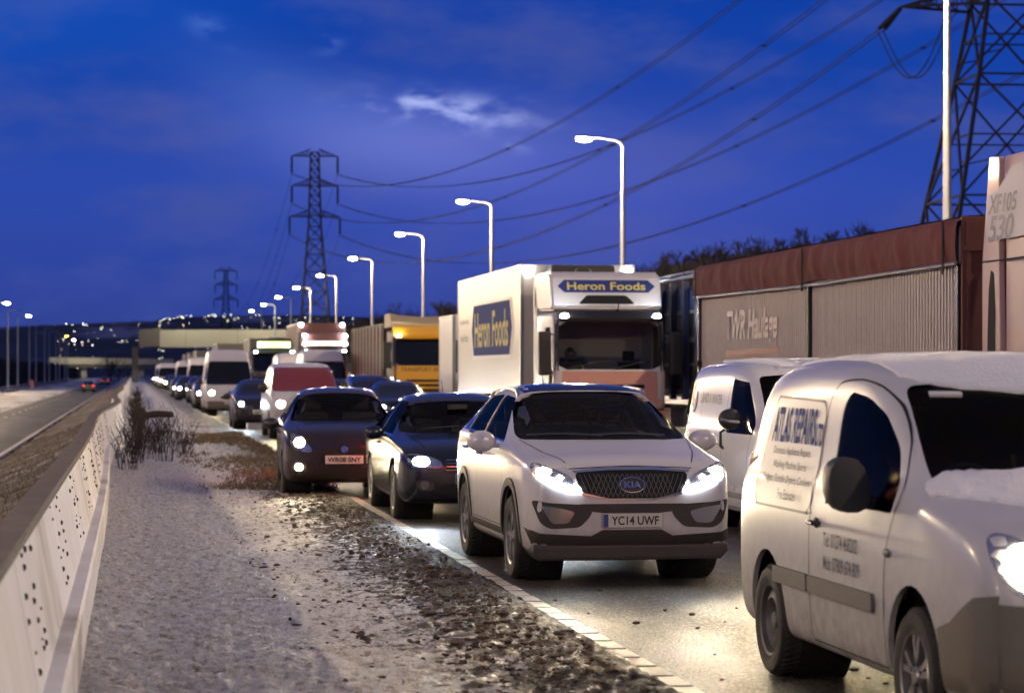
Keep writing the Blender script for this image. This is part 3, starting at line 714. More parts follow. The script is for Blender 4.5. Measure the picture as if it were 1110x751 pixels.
        # headlight
        if kind == 'panel':
            out = rnd([(s * .40, .78), (s * .48, .72), (s * .70, .74), (s * .80, .86), (s * .80, 1.0), (s * .70, 1.03), (s * .50, .92)], 2)
            lamp_unit(bv, out, root, [(s * .64, .875, .115, .095)], HL_WARM)
            am = patch(bv, rnd([(s * .44, .745), (s * .50, .715), (s * .66, .735), (s * .66, .765), (s * .50, .76)], 1), 'front', 1, AMBERD, 'indicator', root, off=.006)
        else:
            lamp_unit(bv, rnd([(s * .50, .76), (s * .72, .78), (s * .80, .95), (s * .78, 1.05), (s * .60, .95)], 2), root, [(s * .66, .88, .05, .045)], HL_WARM)
        spot(root, (2.16, s * .66, .88), HEADW * (1.0 if kind == 'panel' else .8), (1, .78, .46), 90)
        patch(bv, rect(s * .80 - .05, s * .80 + .05, .85, 1.25, .02), 'front', -1, REDT, 'tail_lamp', root, off=.006)
    bump = [(-.86, .22), (.86, .22), (.86, .73), (.62, .71), (.45, .68), (-.45, .68), (-.62, .71), (-.86, .73)]
    patch(bv, bump, 'front', 1, PLASTG if kind == 'panel' else m, 'front_bumper', root, off=.010, thick=.03, cell=.08)
    for s in (-1, 1):
        patch(bv, [(hub[0] + .40, .22), (2.04, .22), (2.07, .45), (2.06, .76), (1.96, .745), (hub[0] + .53, .62), (hub[0] + .37, .575), (hub[0] + .395, .44)], 'side', s, PLASTG if kind == 'panel' else m, 'bumper_corner', root, off=.010, thick=.03, cell=.08)
    patch(bv, rect(-.38, .38, .70, .84, .05), 'front', 1, DARK, 'grille', root, off=.008)
    plate(root, 2.14, .48, 'YK09 HZL' if kind == 'panel' else 'FJ12 OVA')
    fl = MB(); fl.box(-1.9, 1.1, -.78, .78, .26, .32); fl.build('floor_pan', DARK, root)
    bk = MB(); bk.box(-.62, -.58, -.76, .76, .32, 1.58); bk.build('bulkhead', DARK, root)
    seat_set(root, [(-.20, (-.38, .38))], .68, .36, x_dash=.95, zd=1.08)
    w = MB(); w.path([(1.10, -.55, 1.21), (1.02, -.1, 1.28), (1.0, .2, 1.29)], .01); w.path([(1.12, .1, 1.2), (1.0, .5, 1.27), (.98, .68, 1.28)], .01); w.build('wiper', PLAST, root)
    glow(root, (-2.4, 0, .9), TAILW, (1, .06, .03))
    return root, bv
PANELW = mat('panel_white_gloss', (.60, .59, .60), .38, coat=.2, grime=.3, gz=(.9, 1.6), var=.08)
PANELW.node_tree.nodes['Principled BSDF'].inputs['Coat Weight'].default_value = .15
PLASTG = mat('unpainted_bumper', (.15, .14, .12), .6, var=.3, bump=.3, bscale=150, grime=.6, gz=(.1, .9), gcol=(.20, .16, .11))
AMBERD = mat('amber_plastic', (.75, .22, .03), .3)
LETBLUE = mat('blue_lettering', (.012, .045, .26), .7)
LETBLUE.node_tree.nodes['Principled BSDF'].inputs['Specular IOR Level'].default_value = .1
LETGREY = mat('grey_lettering', (.06, .07, .13), .7, var=.5)
LETNAVY = mat('navy_lettering', (.04, .045, .12), .4)
GOLD = mat('gold_decal', (.60, .38, .10), .4)

# ------------------------------------------------------------------ saloons and hatchbacks
def make_car(name, loc, rz, label, m, kind, regno, lamp='warm', beams=True, detail=True, cat='car', glow_tail=True):
    root = empty(name, loc, rz, label, cat)
    if kind == 'saloon':
        rings = [(2.25, .40, .60, .63, .70, .54), (2.23, .28, .71, .75, .80, .64), (2.13, .21, .79, .84, .865, .71), (1.95, .19, .85, .90, .895, .75), (1.6, .19, .88, .94, .90, .75), (1.15, .19, .92, .99, .91, .76), (.88, .19, .94, 1.04, .91, .74),
                 (.45, .19, .95, 1.25, .91, .66), (.10, .19, .96, 1.39, .91, .60), (-.25, .19, .96, 1.455, .91, .575), (-.85, .19, .97, 1.455, .91, .57), (-1.35, .19, .99, 1.36, .91, .57), (-1.80, .20, 1.0, 1.13, .905, .62), (-2.1, .22, .99, 1.05, .89, .66), (-2.42, .28, .96, 1.0, .85, .66), (-2.5, .40, .82, .86, .76, .58)]
        ws = rc([(-.78, 1.01), (.78, 1.01), (.60, 1.385), (.3, 1.41), (-.3, 1.41), (-.60, 1.385)], .06); rw = rc([(-.66, 1.07), (.66, 1.07), (.53, 1.35), (-.53, 1.35)], .05)
        fw = rc([(.74, .98), (.08, 1.355), (-.36, 1.385), (-.36, .985)], .03); bw = rc([(-.43, .985), (-.43, 1.385), (-.98, 1.36), (-1.46, 1.12), (-1.46, 1.01)], .03)
        hub = (1.355, -1.355); wr = .325; gz = (.60, .46, .60); hl = lambda s: rnd([(s * .40, .62), (s * .44, .72), (s * .66, .785), (s * .82, .79), (s * .83, .72), (s * .70, .64)], 1); bulb = (.66, .70); wc = (.15, 1.3, -2.3, -1.2)
        hw = .91; hood = (.98, 2.1)
    else:
        rings = [(1.98, .40, .64, .67, .64, .5), (1.965, .28, .76, .80, .74, .60), (1.88, .21, .85, .89, .80, .66), (1.70, .20, .91, .95, .83, .70), (1.4, .19, .94, 1.0, .835, .70), (1.08, .19, .96, 1.04, .84, .70), (.88, .19, .97, 1.11, .843, .69),
                 (.50, .19, .98, 1.30, .845, .61), (.18, .19, .98, 1.43, .845, .56), (-.15, .19, .99, 1.49, .845, .545), (-.75, .19, 1.0, 1.49, .845, .54), (-1.3, .19, 1.03, 1.44, .845, .54), (-1.7, .20, 1.05, 1.32, .84, .54), (-1.93, .25, 1.03, 1.12, .81, .56), (-2.02, .34, .92, .96, .72, .52)]
        ws = rc([(-.72, 1.04), (.72, 1.04), (.565, 1.42), (.3, 1.445), (-.3, 1.445), (-.565, 1.42)], .06); rw = rc([(-.60, 1.11), (.60, 1.11), (.5, 1.39), (-.5, 1.39)], .05)
        fw = rc([(.72, 1.0), (.12, 1.39), (-.30, 1.425), (-.30, 1.0)], .03); bw = rc([(-.37, 1.0), (-.37, 1.425), (-1.15, 1.40), (-1.42, 1.28), (-1.44, 1.06)], .03)
        hub = (1.24, -1.27); wr = .30; gz = (.62, .44, .60); hl = lambda s: rnd([(s * .42, .66), (s * .50, .62), (s * .66, .68), (s * .745, .86), (s * .70, .90), (s * .55, .80)], 1); bulb = (.61, .765); wc = (.2, 1.3, -2.3, -1.5)
        hw = .845; hood = (1.0, 1.8)
    me = loft(rings); bv = bvh_of(me); LM = HL_WHITE if lamp == 'white' else HL_WARM
    if detail:
        cuts = [window_cut(ws, 'front', wc[0], wc[1]), window_cut(rw, 'front', wc[2], wc[3])]
        for s in (-1, 1): cuts += [window_cut(w, 'side', s * .35, s * 1.4) for w in (fw, bw)] + [arch_cut(h, wr + .02, wr + .055, s) for h in hub]
        carve(me, 'body', m, root, cuts); GM, off = GLASS, -.006
    else:
        carve(me, 'body', m, root, [arch_cut(h, wr + .02, wr + .055, s) for h in hub for s in (-1, 1)]); GM, off = DGLASS, .004
    patch(bv, grow(ws, .02), 'front', 1, GM, 'windscreen', root, off=off, thick=0)
    patch(bv, grow(rw, .02), 'front', -1, GM, 'rear_window', root, off=off, thick=0)
    for s in (-1, 1):
        for w in (fw, bw): patch(bv, grow(w, .012), 'side', s, GM, 'side_window', root, off=off, thick=0)
        for h in hub: well(root, h, wr + .02, wr + .055, s, .45); wheel(root, h, s * (hw - .115), wr, .205, 'alloy', 7 if kind == 'saloon' else 5)
        if detail:
            seam(bv, [(.83, .30), (.85, .85), (.70, .97)], root, s); seam(bv, [(-.38, .30), (-.40, .98)], root, s); seam(bv, [(-1.38, .98), (-1.05, .60), (-.88, .50), (-.86, .30)], root, s); seam(bv, [(.83, .30), (-.86, .30)], root, s)
            patch(bv, [(.72, .968), (-1.45, .998), (-1.45, 1.010), (.72, .980)], 'side', s, CHROME, 'window_trim', root, off=.004, cell=.2) if kind == 'saloon' else None
            handle(bv, -.22, .86, s, root, m); handle(bv, -1.08, .88, s, root, m)
        mirror_pod(root, .58, s * hw, 1.00, m, s, .22, .15)
        lamp_unit(bv, hl(s), root, [(s * bulb[0], bulb[1], .095 if kind == 'saloon' else .07, .050 if kind == 'saloon' else .062)], LM)
        if detail:
            fo = patch(bv, rnd([(s * .50, .36), (s * .72, .38), (s * .72, .50), (s * .52, .48)], 1), 'front', 1, PLAST, 'foglamp_surround', root, off=.006)
            patch(bv, ellipse(s * .62, .43, .052, .048), 'front', 1, LM if kind == 'hatch' else REFL, 'foglamp', fo, off=.014)
        patch(bv, rect(s * hw * .74 - .12, s * hw * .74 + .12, .78, .93, .03), 'front', -1, REDL if glow_tail else REDT, 'tail_lamp', root, off=.006)
        if beams: spot(root, (rings[0][0] + .05, s * bulb[0], bulb[1]), HEADW * beams, (.8, .9, 1) if lamp == 'white' else (1, .78, .46), 80)
    # grille, bumper intakes, plate, badge
    if kind == 'saloon':
        g = patch(bv, rnd([(-.40, .74), (.40, .74), (.36, .575), (-.36, .575)], 1), 'front', 1, DARK, 'grille', root, off=.006)
        for k in range(4): patch(bv, rect(-.37, .37, .60 + k * .037, .608 + k * .037, .003), 'front', 1, CHROME, 'grille_bar', g, off=.014, thick=.01)
        patch(bv, rnd([(-.45, .46), (.45, .46), (.52, .30), (-.52, .30)], 1), 'front', 1, DARK, 'lower_grille', root, off=.006)
        bd = patch(bv, ellipse(0, .675, .055, .055), 'front', 1, CHROME, 'badge', root, off=.02)
        plate(root, rings[0][0] + .02, .50, regno)
    else:
        patch(bv, rnd([(-.40, .44), (.40, .44), (.46, .28), (-.46, .28)], 1), 'front', 1, DARK, 'lower_grille', root, off=.006)
        patch(bv, rnd([(-.30, .70), (.30, .70), (.28, .64), (-.28, .64)], 1), 'front', 1, DARK, 'grille', root, off=.006)
        patch(bv, ellipse(0, .67, .05, .045), 'front', 1, CHROME, 'badge', root, off=.02)
        plate(root, rings[0][0] + .02, .53, regno, blue=False)
    if detail:
        seam(bv, [(-.70, 1.62), (-.72, hood[0] + .05)] if 0 else [(hood[1], -.60), (hood[1] - .6, -.68), (hood[0], -.70)], root, 1, .007, 'top'); seam(bv, [(hood[1], .60), (hood[1] - .6, .68), (hood[0], .70)], root, 1, .007, 'top')
        fl = MB(); fl.box(-1.8, 1.0, -hw * .88, hw * .88, .22, .27); fl.build('floor_pan', DARK, root)
        seat_set(root, [(-.10, (-.35, .35)), (-.95, (-.36, .36))], .52, hw * .39, x_dash=.88, zd=.93)
        mi = MB(); mi.box(.40, .44, -.12, .12, 1.27, 1.33); mi.build('rear_view_mirror', PLAST, root, bevel=.01)
        w = MB(); w.path([(.98, -.5, 1.045), (.92, -.1, 1.075), (.92, .15, 1.075)], .009); w.path([(1.0, .05, 1.04), (.9, .45, 1.08), (.9, .62, 1.08)], .009); w.build('wiper', PLAST, root)
        an = MB(); an.tube((-1.0, 0, 1.47), (-1.15, 0, 1.62), .006, .003); an.build('aerial', PLAST, root)
    if glow_tail: glow(root, (rings[-1][0] - .25, -.2, .7), TAILW * 4, (1, .05, .03))
    return root
# ------------------------------------------------------------------ bigger vans
def make_tall_van(name, loc, rz, label, m, H, W, L, regno, lamp='warm', beams=.6, tint=None, hz=.85):
    root = empty(name, loc, rz, label, 'van'); w = W / 2; f = L / 2
    k = (H - .55)
    rings = [(f, .42, .66, .70, w * .75, .55), (f - .02, .32, .84, .89, w * .88, .66), (f - .12, .25, .98, 1.03, w * .95, .76), (f - .32, .24, 1.07, 1.13, w * .98, .80), (f - .60, .24, 1.12, 1.20, w * .985, .80), (f - .85, .24, 1.18, 1.30, w * .99, .82),
             (f - 1.25, .24, 1.22, 1.30 + (H - 1.35) * .55, w, w * .84), (f - 1.6, .24, 1.24, H - .12, w, w * .80), (f - 2.0, .24, 1.25, H - .03, w, w * .79), (f - 3.0, .24, 1.25, H, w, w * .79), (-f + .35, .24, 1.25, H - .01, w, w * .79), (-f + .08, .25, 1.22, H - .08, w * .985, w * .78), (-f, .34, 1.1, H - .3, w * .93, w * .7)]
    me = loft(rings); bv = bvh_of(me)
    hub = (f - .85, -f + .85); r = .33
    carve(me, 'body', m, root, [arch_cut(h, r + .02, r + .06, s) for h in hub for s in (-1, 1)])
    z1 = min(1.35 + (H - 1.35) * .80, 2.15)
    ws = rc([(-w * .90, 1.22), (w * .90, 1.22), (w * .78, z1), (-w * .78, z1)], .09)
    wsc = patch(bv, ws, 'front', 1, tint or DGLASS, 'windscreen', root, off=.010, thick=0, cell=.05)
    for s in (-1, 1):
        patch(bv, rnd([(f - .95, 1.27), (f - 1.38, z1 - .12), (f - 2.0, z1 - .05), (f - 2.05, 1.27)], 1), 'side', s, DGLASS, 'side_window', root, off=.004, thick=0)
        for h in hub: well(root, h, r + .02, r + .06, s); wheel(root, h, s * (w - .12), r, .21, 'steel')
        lamp_unit(bv, rnd([(s * w * .50, .80), (s * w * .80, .82), (s * w * .86, 1.05), (s * w * .70, 1.02)], 2), root, [(s * w * .70, .90, .10, .085)], HL_WHITE if lamp == 'white' else HL_WARM)
        mirror_pod(root, f - 1.05, s * w, 1.32, PLAST, s, .22, .26)
        seam(bv, [(f - 2.15, .35), (f - 2.15, z1)], root, s, .012)
        if beams: spot(root, (f + .05, s * w * .7, .88), HEADW * beams, (1, .78, .46), 80)
        patch(bv, rect(s * w * .84 - .05, s * w * .84 + .05, .8, 1.3, .02), 'front', -1, REDT, 'tail_lamp', root, off=.006)
    patch(bv, [(-w * .9, .30), (w * .9, .30), (w * .92, .58), (-w * .92, .58)], 'front', 1, m if H < 2.2 else PLASTG, 'front_bumper', root, off=.012, thick=.03)
    patch(bv, rnd([(-.34, .64), (.34, .64), (.38, .80), (-.38, .80)], 1), 'front', 1, DARK, 'grille', root, off=.008)
    patch(bv, ellipse(0, .92, .06, .06), 'front', 1, CHROME, 'badge', root, off=.015)
    plate(root, f + .02, .52, regno)
    return root

# ------------------------------------------------------------------ lorries: local x = 0 at the cab front, body runs to -x
def lorry_cab(root, m_front, m_side, W=2.3, top=2.98, depth=2.1, ws0=1.80, ws1=2.80, visor=None, head='warm', low=.95, driver=True, hole=True):
    w = W / 2
    c = MB(); c.prism([(-depth, low), (-.03, low), (0, low + .1), (0, ws0 - .05), (-.17, ws1 + .02), (-.34, top), (-depth, top + .03)], 'y', -w, w)
    bm = bmesh.new(); me = c.mesh('cab'); bm.from_mesh(me); bmesh.ops.recalc_face_normals(bm, faces=bm.faces)
    bmesh.ops.bevel(bm, geom=[e for e in bm.edges if e.calc_face_angle(0) > .8], offset=.10, segments=4, affect='EDGES', profile=.6, clamp_overlap=True)
    bm.to_mesh(me); bm.free(); bv = bvh_of(me)
    ws = rnd([(-w + .10, ws0), (w - .10, ws0), (w - .12, ws1 - .02), (-w + .12, ws1 - .02)], 1, .08)
    sw = rnd([(-.30, ws0 + .05), (-.42, ws1 - .12), (-1.15, ws1 - .12), (-1.15, ws0 - .12), (-.42, ws0 - .12)], 1, .1)
    cuts = []
    if hole:
        cuts = [window_cut(ws, 'front', -.6, .3)] + [window_cut(sw, 'side', s * (w - .3), s * (w + .3)) for s in (-1, 1)]
        carve(me, 'cab', m_side, root, cuts, .05)
    else:
        finish(me.copy(), 'cab', m_side, root, True)
    patch(bv, grow(ws, .03), 'front', 1, GLASS if hole else DGLASS, 'windscreen', root, off=-.012 if hole else .006, thick=0, cell=.4)
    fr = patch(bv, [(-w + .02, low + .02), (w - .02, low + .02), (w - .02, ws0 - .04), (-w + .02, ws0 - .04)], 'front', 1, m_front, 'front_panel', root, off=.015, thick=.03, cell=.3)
    out = [(-w + .04, ws0 - .03), (w - .04, ws0 - .03), (w - .06, ws1 + .10), (-w + .06, ws1 + .10)]
    for o in ([(-w + .02, ws0 - .03), (-w + .10, ws0 - .03), (-w + .12, ws1 + .02), (-w + .04, ws1 + .02)], [(w - .02, ws0 - .03), (w - .10, ws0 - .03), (w - .12, ws1 + .02), (w - .04, ws1 + .02)]):
        patch(bv, o, 'front', 1, PLAST, 'windscreen_pillar', root, off=.008, cell=.3)
    for s in (-1, 1):
        patch(bv, grow(sw, .02), 'side', s, GLASS if hole else DGLASS, 'side_window', root, off=-.01 if hole else .005, thick=0, cell=.4)
        seam(bv, [(-.22, low), (-.22, ws0 - .1), (-.38, ws1)], root, s, .012); seam(bv, [(-1.25, low), (-1.25, ws1)], root, s, .012)
        hb = MB(); hb.box(-1.18, -1.02, s * (w + .01), s * (w + .035), ws0 - .42, ws0 - .38); hb.build('door_handle', PLAST, root, bevel=.005)
        # mirror bracket and tall housing
        b = MB(); b.box(-.02, .16, s * (w + .08), s * (w + .34), ws0 - .12, ws0 + .78)
        mr = b.build('door_mirror', PLAST, root, bevel=.05)
        b = MB(); b.tube((-.25, s * (w - .02), ws0 + .72), (.02, s * (w + .14), ws0 + .76), .02); b.tube((-.25, s * (w - .02), ws0 - .05), (.02, s * (w + .14), ws0 - .07), .02); b.build('mirror_arm', PLAST, mr)
        b = MB(); b.box(-.026, -.022, s * (w + .11), s * (w + .31), ws0 - .06, ws0 + .72); b.build('mirror_glass', DGLASS, mr)
    # bumper, lamps, steps
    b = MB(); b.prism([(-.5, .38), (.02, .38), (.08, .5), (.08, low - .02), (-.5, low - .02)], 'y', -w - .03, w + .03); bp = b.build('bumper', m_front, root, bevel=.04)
    g = MB(); g.box(.06, .092, -w * .5, w * .5, .48, .86); g.build('lower_grille', DARK, bp, bevel=.01)
    for k in range(3):
        g = MB(); g.box(.012, .03, -w * .62, w * .62, low + .12 + k * .16, low + .20 + k * .16); g.build('grille_slot', DARK, root, bevel=.01)
    for s in (-1, 1):
        h = MB(); h.box(.05, .10, s * w * .80 - .18, s * w * .80 + .18, .58, .80); hh = h.build('headlight', REFL, root, bevel=.02)
        q = MB(); q.lathe([(0, 0), (.07, -.003), (.075, -.02)], (.105, s * w * .78, .69), 'x', 18); q.build('lit_bulb', HL_WARM, hh)
        st = MB(); st.box(-1.1, -.5, s * (w - .1), s * (w + .02), .40, .50); st.box(-1.1, -.5, s * (w - .14), s * (w + .0), .66, .74); st.build('cab_step', PLAST, root, bevel=.01)
    # visor lamps
    v = MB(); v.prism([(.10, ws1 - .02), (.13, ws1 + .06), (-.13, ws1 + .22), (-.20, ws1 + .10)], 'y', -w + .08, w - .08); vv = v.build('sun_visor', visor or PLAST, root, bevel=.02)
    for s in (-1, 1):
        q = MB(); q.ball((.10, s * (w - .20), ws1 + .10), .04, .085, .05, 14, 8); q.build('visor_lamp', HL_WHITE, vv, smooth=True)
    i = MB(); i.box(-depth + .05, -.1, -w + .06, w - .06, low + .12, low + .18); i.build('cab_floor', DARK, root)
    if hole: seat_set(root, [(-.95, (-.62, .62))], ws0 - .45, w / 1.95, wheel_y=-.62, x_dash=-.34, zd=ws0 - .03)
    return bv

def wheels6(root, axles, w=2.3, twin=True):
    for x in axles:
        for s in (-1, 1): wheel(root, x, s * (w / 2 - .16), .50, .30, 'lorry')
def cargo_box(root, x0, x1, z0, z1, W, m, trim, name='cargo_box'):
    b = MB(); b.box(x1, x0, -W / 2, W / 2, z0, z1); o = b.build(name, m, root, bevel=.02)
    t = MB(); w = W / 2; e = .006
    for y in (-w, w):
        s = 1 if y > 0 else -1
        for z in (z0, z1):
            t.box(x1 - e, x0 + e, y - (.0 if s > 0 else e) - (.07 if s > 0 else 0), y + (e if s > 0 else 0) + (.07 if s < 0 else 0), z - (.07 if z == z1 else e), z + (e if z == z1 else .09))
        for x in (x0, x1):
            t.box(x - (.09 if x == x0 else e * 1.5), x + (e * 1.5 if x == x0 else .09), y - (.07 if s > 0 else e * 1.5), y + (e * 1.5 if s > 0 else .07), z0 + .09, z1 - .07)
    t.build('corner_trim', trim, o)
    return o
def chassis(root, x0, x1, z=.95, W=2.4):
    c = MB()
    for s in (-1, 1): c.box(x1, x0, s * .42 - .05, s * .42 + .05, z - .22, z + .05)
    for k in range(int((x0 - x1) / 1.2)): c.box(x0 - 1.2 * k - .5, x0 - 1.2 * k - .42, -.42, .42, z - .15, z)
    c.build('chassis_frame', PLAST, root)
def side_guard(root, x0, x1, W=2.45):
    for s in (-1, 1):
        g = MB()
        for z in (.55, .85): g.box(x1, x0, s * (W / 2 - .05), s * (W / 2 - .02), z - .05, z + .05)
        for k in range(4): x = x0 + (x1 - x0) * (k + .5) / 4; g.box(x - .03, x + .03, s * (W / 2 - .09), s * (W / 2 - .05), .5, 1.15)
        g.build('side_guard', SILV, root)

def heron_lorry(loc):
    root = empty('box_lorry', loc, VR, 'white refrigerated supermarket lorry with brake-light pink painted on cab front, blue and yellow signs', 'lorry')
    bv = lorry_cab(root, BRAKEPINK, CABWHITE, 2.34, 2.96, 2.2, 1.78, 2.78)
    # roof fairing: hollow wedge rising to the box
    f = MB(); pr = [(-.42, 3.0), (-.30, 3.06), (-.52, 3.74), (-.75, 3.82), (-2.5, 3.84), (-2.5, 3.04)]
    f.prism(pr, 'y', -1.17, 1.17)
    me = f.mesh('fair'); bm = bmesh.new(); bm.from_mesh(me); bmesh.ops.recalc_face_normals(bm, faces=bm.faces)
    bmesh.ops.bevel(bm, geom=[e for e in bm.edges if e.calc_face_angle(0) > .5], offset=.05, segments=3, affect='EDGES', clamp_overlap=True); bm.to_mesh(me); bm.free(); fb = bvh_of(me)
    fo = finish(me, 'roof_fairing', CABWHITE, root, True)
    patch(fb, rc([(-.60, 3.14), (.60, 3.14), (.42, 3.32), (-.42, 3.32)], .05), 'front', 1, DARK, 'fairing_opening', fo, off=.006)
    patch(fb, [(-1.02, 3.51), (-.88, 3.38), (.90, 3.38), (1.04, 3.51), (.90, 3.64), (-.88, 3.64)], 'front', 1, LOGOBLUE, 'sign_background', fo, off=.008, cell=.3)
    text('Heron Foods', .165, 1.66, (.01, 3.51), LOGOYEL, 'sign_lettering', fo, bold=.02, bvh=fb, axis='front', s=1, off=.014)
    an = MB(); an.tube((-.30, .22, 2.95), (-.1, .22, 3.25), .012); an.ball((-.32, .22, 2.98), .05); an.build('aerial', PLAST, root)
    # box with side extenders
    bx = cargo_box(root, -3.7, -14.2, 1.22, 4.10, 2.55, BOXW, SILV)
    for s in (-1, 1):
        e = MB(); e.prism([(-2.15, 1.2), (-2.6, 1.2), (-2.62, 3.7), (-2.2, 3.5)], 'y', s * 1.12, s * 1.17); e.build('side_deflector', CABWHITE, root, bevel=.01)
        m = MB(); m.ball((-3.67, s * 1.15, 3.98), .04, .07, .06); m.build('marker_lamp', HL_WHITE, bx, smooth=True)
        for k in range(6):
            a = MB(); a.box(-13.6 + k * 1.9, -13.48 + k * 1.9, s * 1.22, s * 1.25, 1.04, 1.12); a.build('side_marker_lamp', AMBER, root)
    fr = MB(); fr.box(-3.72, -3.05, -.72, .72, 3.10, 4.07); fu = fr.build('fridge_unit', PLAST, root, bevel=.08)
    g = MB(); g.lathe([(.15, -.01), (.19, .0), (.17, .02)], (-3.04, 0, 0), 'x', 24); g.v = [(v[0], v[1] * 1.0, v[2] * .45 + 3.94) for v in g.v]; g.build('maker_badge', SILV, fu)
    # livery on the visible flank
    sy = -1.2775 - .006
    def side_poly(pts, y, m, name, parent):
        q = MB(); q.prism(pts, 'y', y - .002, y); return q.build(name, m, parent)
    pn = side_poly([(-11.3, 2.05), (-11.7, 2.75), (-11.3, 3.45), (-5.1, 3.45), (-4.7, 2.75), (-5.1, 2.05)], sy, WPANEL, 'sign_border', bx)
    side_poly([(-11.15, 2.13), (-11.5, 2.75), (-11.15, 3.37), (-5.25, 3.37), (-4.9, 2.75), (-5.25, 2.13)], sy - .004, LOGOBLUE, 'sign_background', bx)
    text('Heron Foods', .86, 5.5, (-8.2, 2.75, sy - .010), LOGOYEL, 'sign_lettering', bx, bold=.015, axis='side', s=-1)
    text('shop online or in store', .20, 1.6, (-12.9, 3.0, sy - .004), LETGREY, 'small_lettering', bx, axis='side', s=-1)
    text('fresh & frozen', .20, 1.4, (-12.9, 2.6, sy - .004), LETGREY, 'small_lettering', bx, axis='side', s=-1)
    chassis(root, -.5, -14.0); side_guard(root, -4.4, -9.6); wheels6(root, (-1.35, -10.6, -11.9))
    plate(root, .105, .52, 'YJ13 KXR', m=YPLATE)
    wp = MB(); wp.path([(.06, -.9, 1.80), (.02, -.3, 1.92), (.0, .0, 1.95)], .014); wp.path([(.06, .1, 1.80), (.02, .6, 1.92), (.0, .85, 1.95)], .014); wp.build('wiper', PLAST, root)
    glow(root, (-14.5, 0, .9), TAILW, (1, .06, .03))
    return root
LOGOBLUE = mat('sign_blue', (.020, .040, .20), .8)
LOGOYEL = mat('sign_yellow', (.72, .60, .14), .6)
WPANEL = mat('panel_border_white', (.72, .70, .68), .4)
BOXW = mat('fridge_box_white', (.62, .58, .50), .32, var=.12, grime=.35, gz=(.9, 2.6), gcol=(.34, .26, .2))
MAROON = mat('maroon_tarpaulin', (.19, .055, .050), .85, var=.35, bump=.4, bscale=8)
BULKH = mat('maroon_bulkhead', (.17, .06, .052), .55, var=.4, grime=.3)
ALU = mat('ribbed_aluminium', (.66, .59, .56), .55, .05, var=.3, grime=.45, gz=(1, 4.2), gcol=(.17, .12, .11))
STEELB = mat('blue_steel', (.02, .035, .10), .5, var=.3)
RAIL = mat('galvanised_rail', (.38, .40, .46), .45, .6)

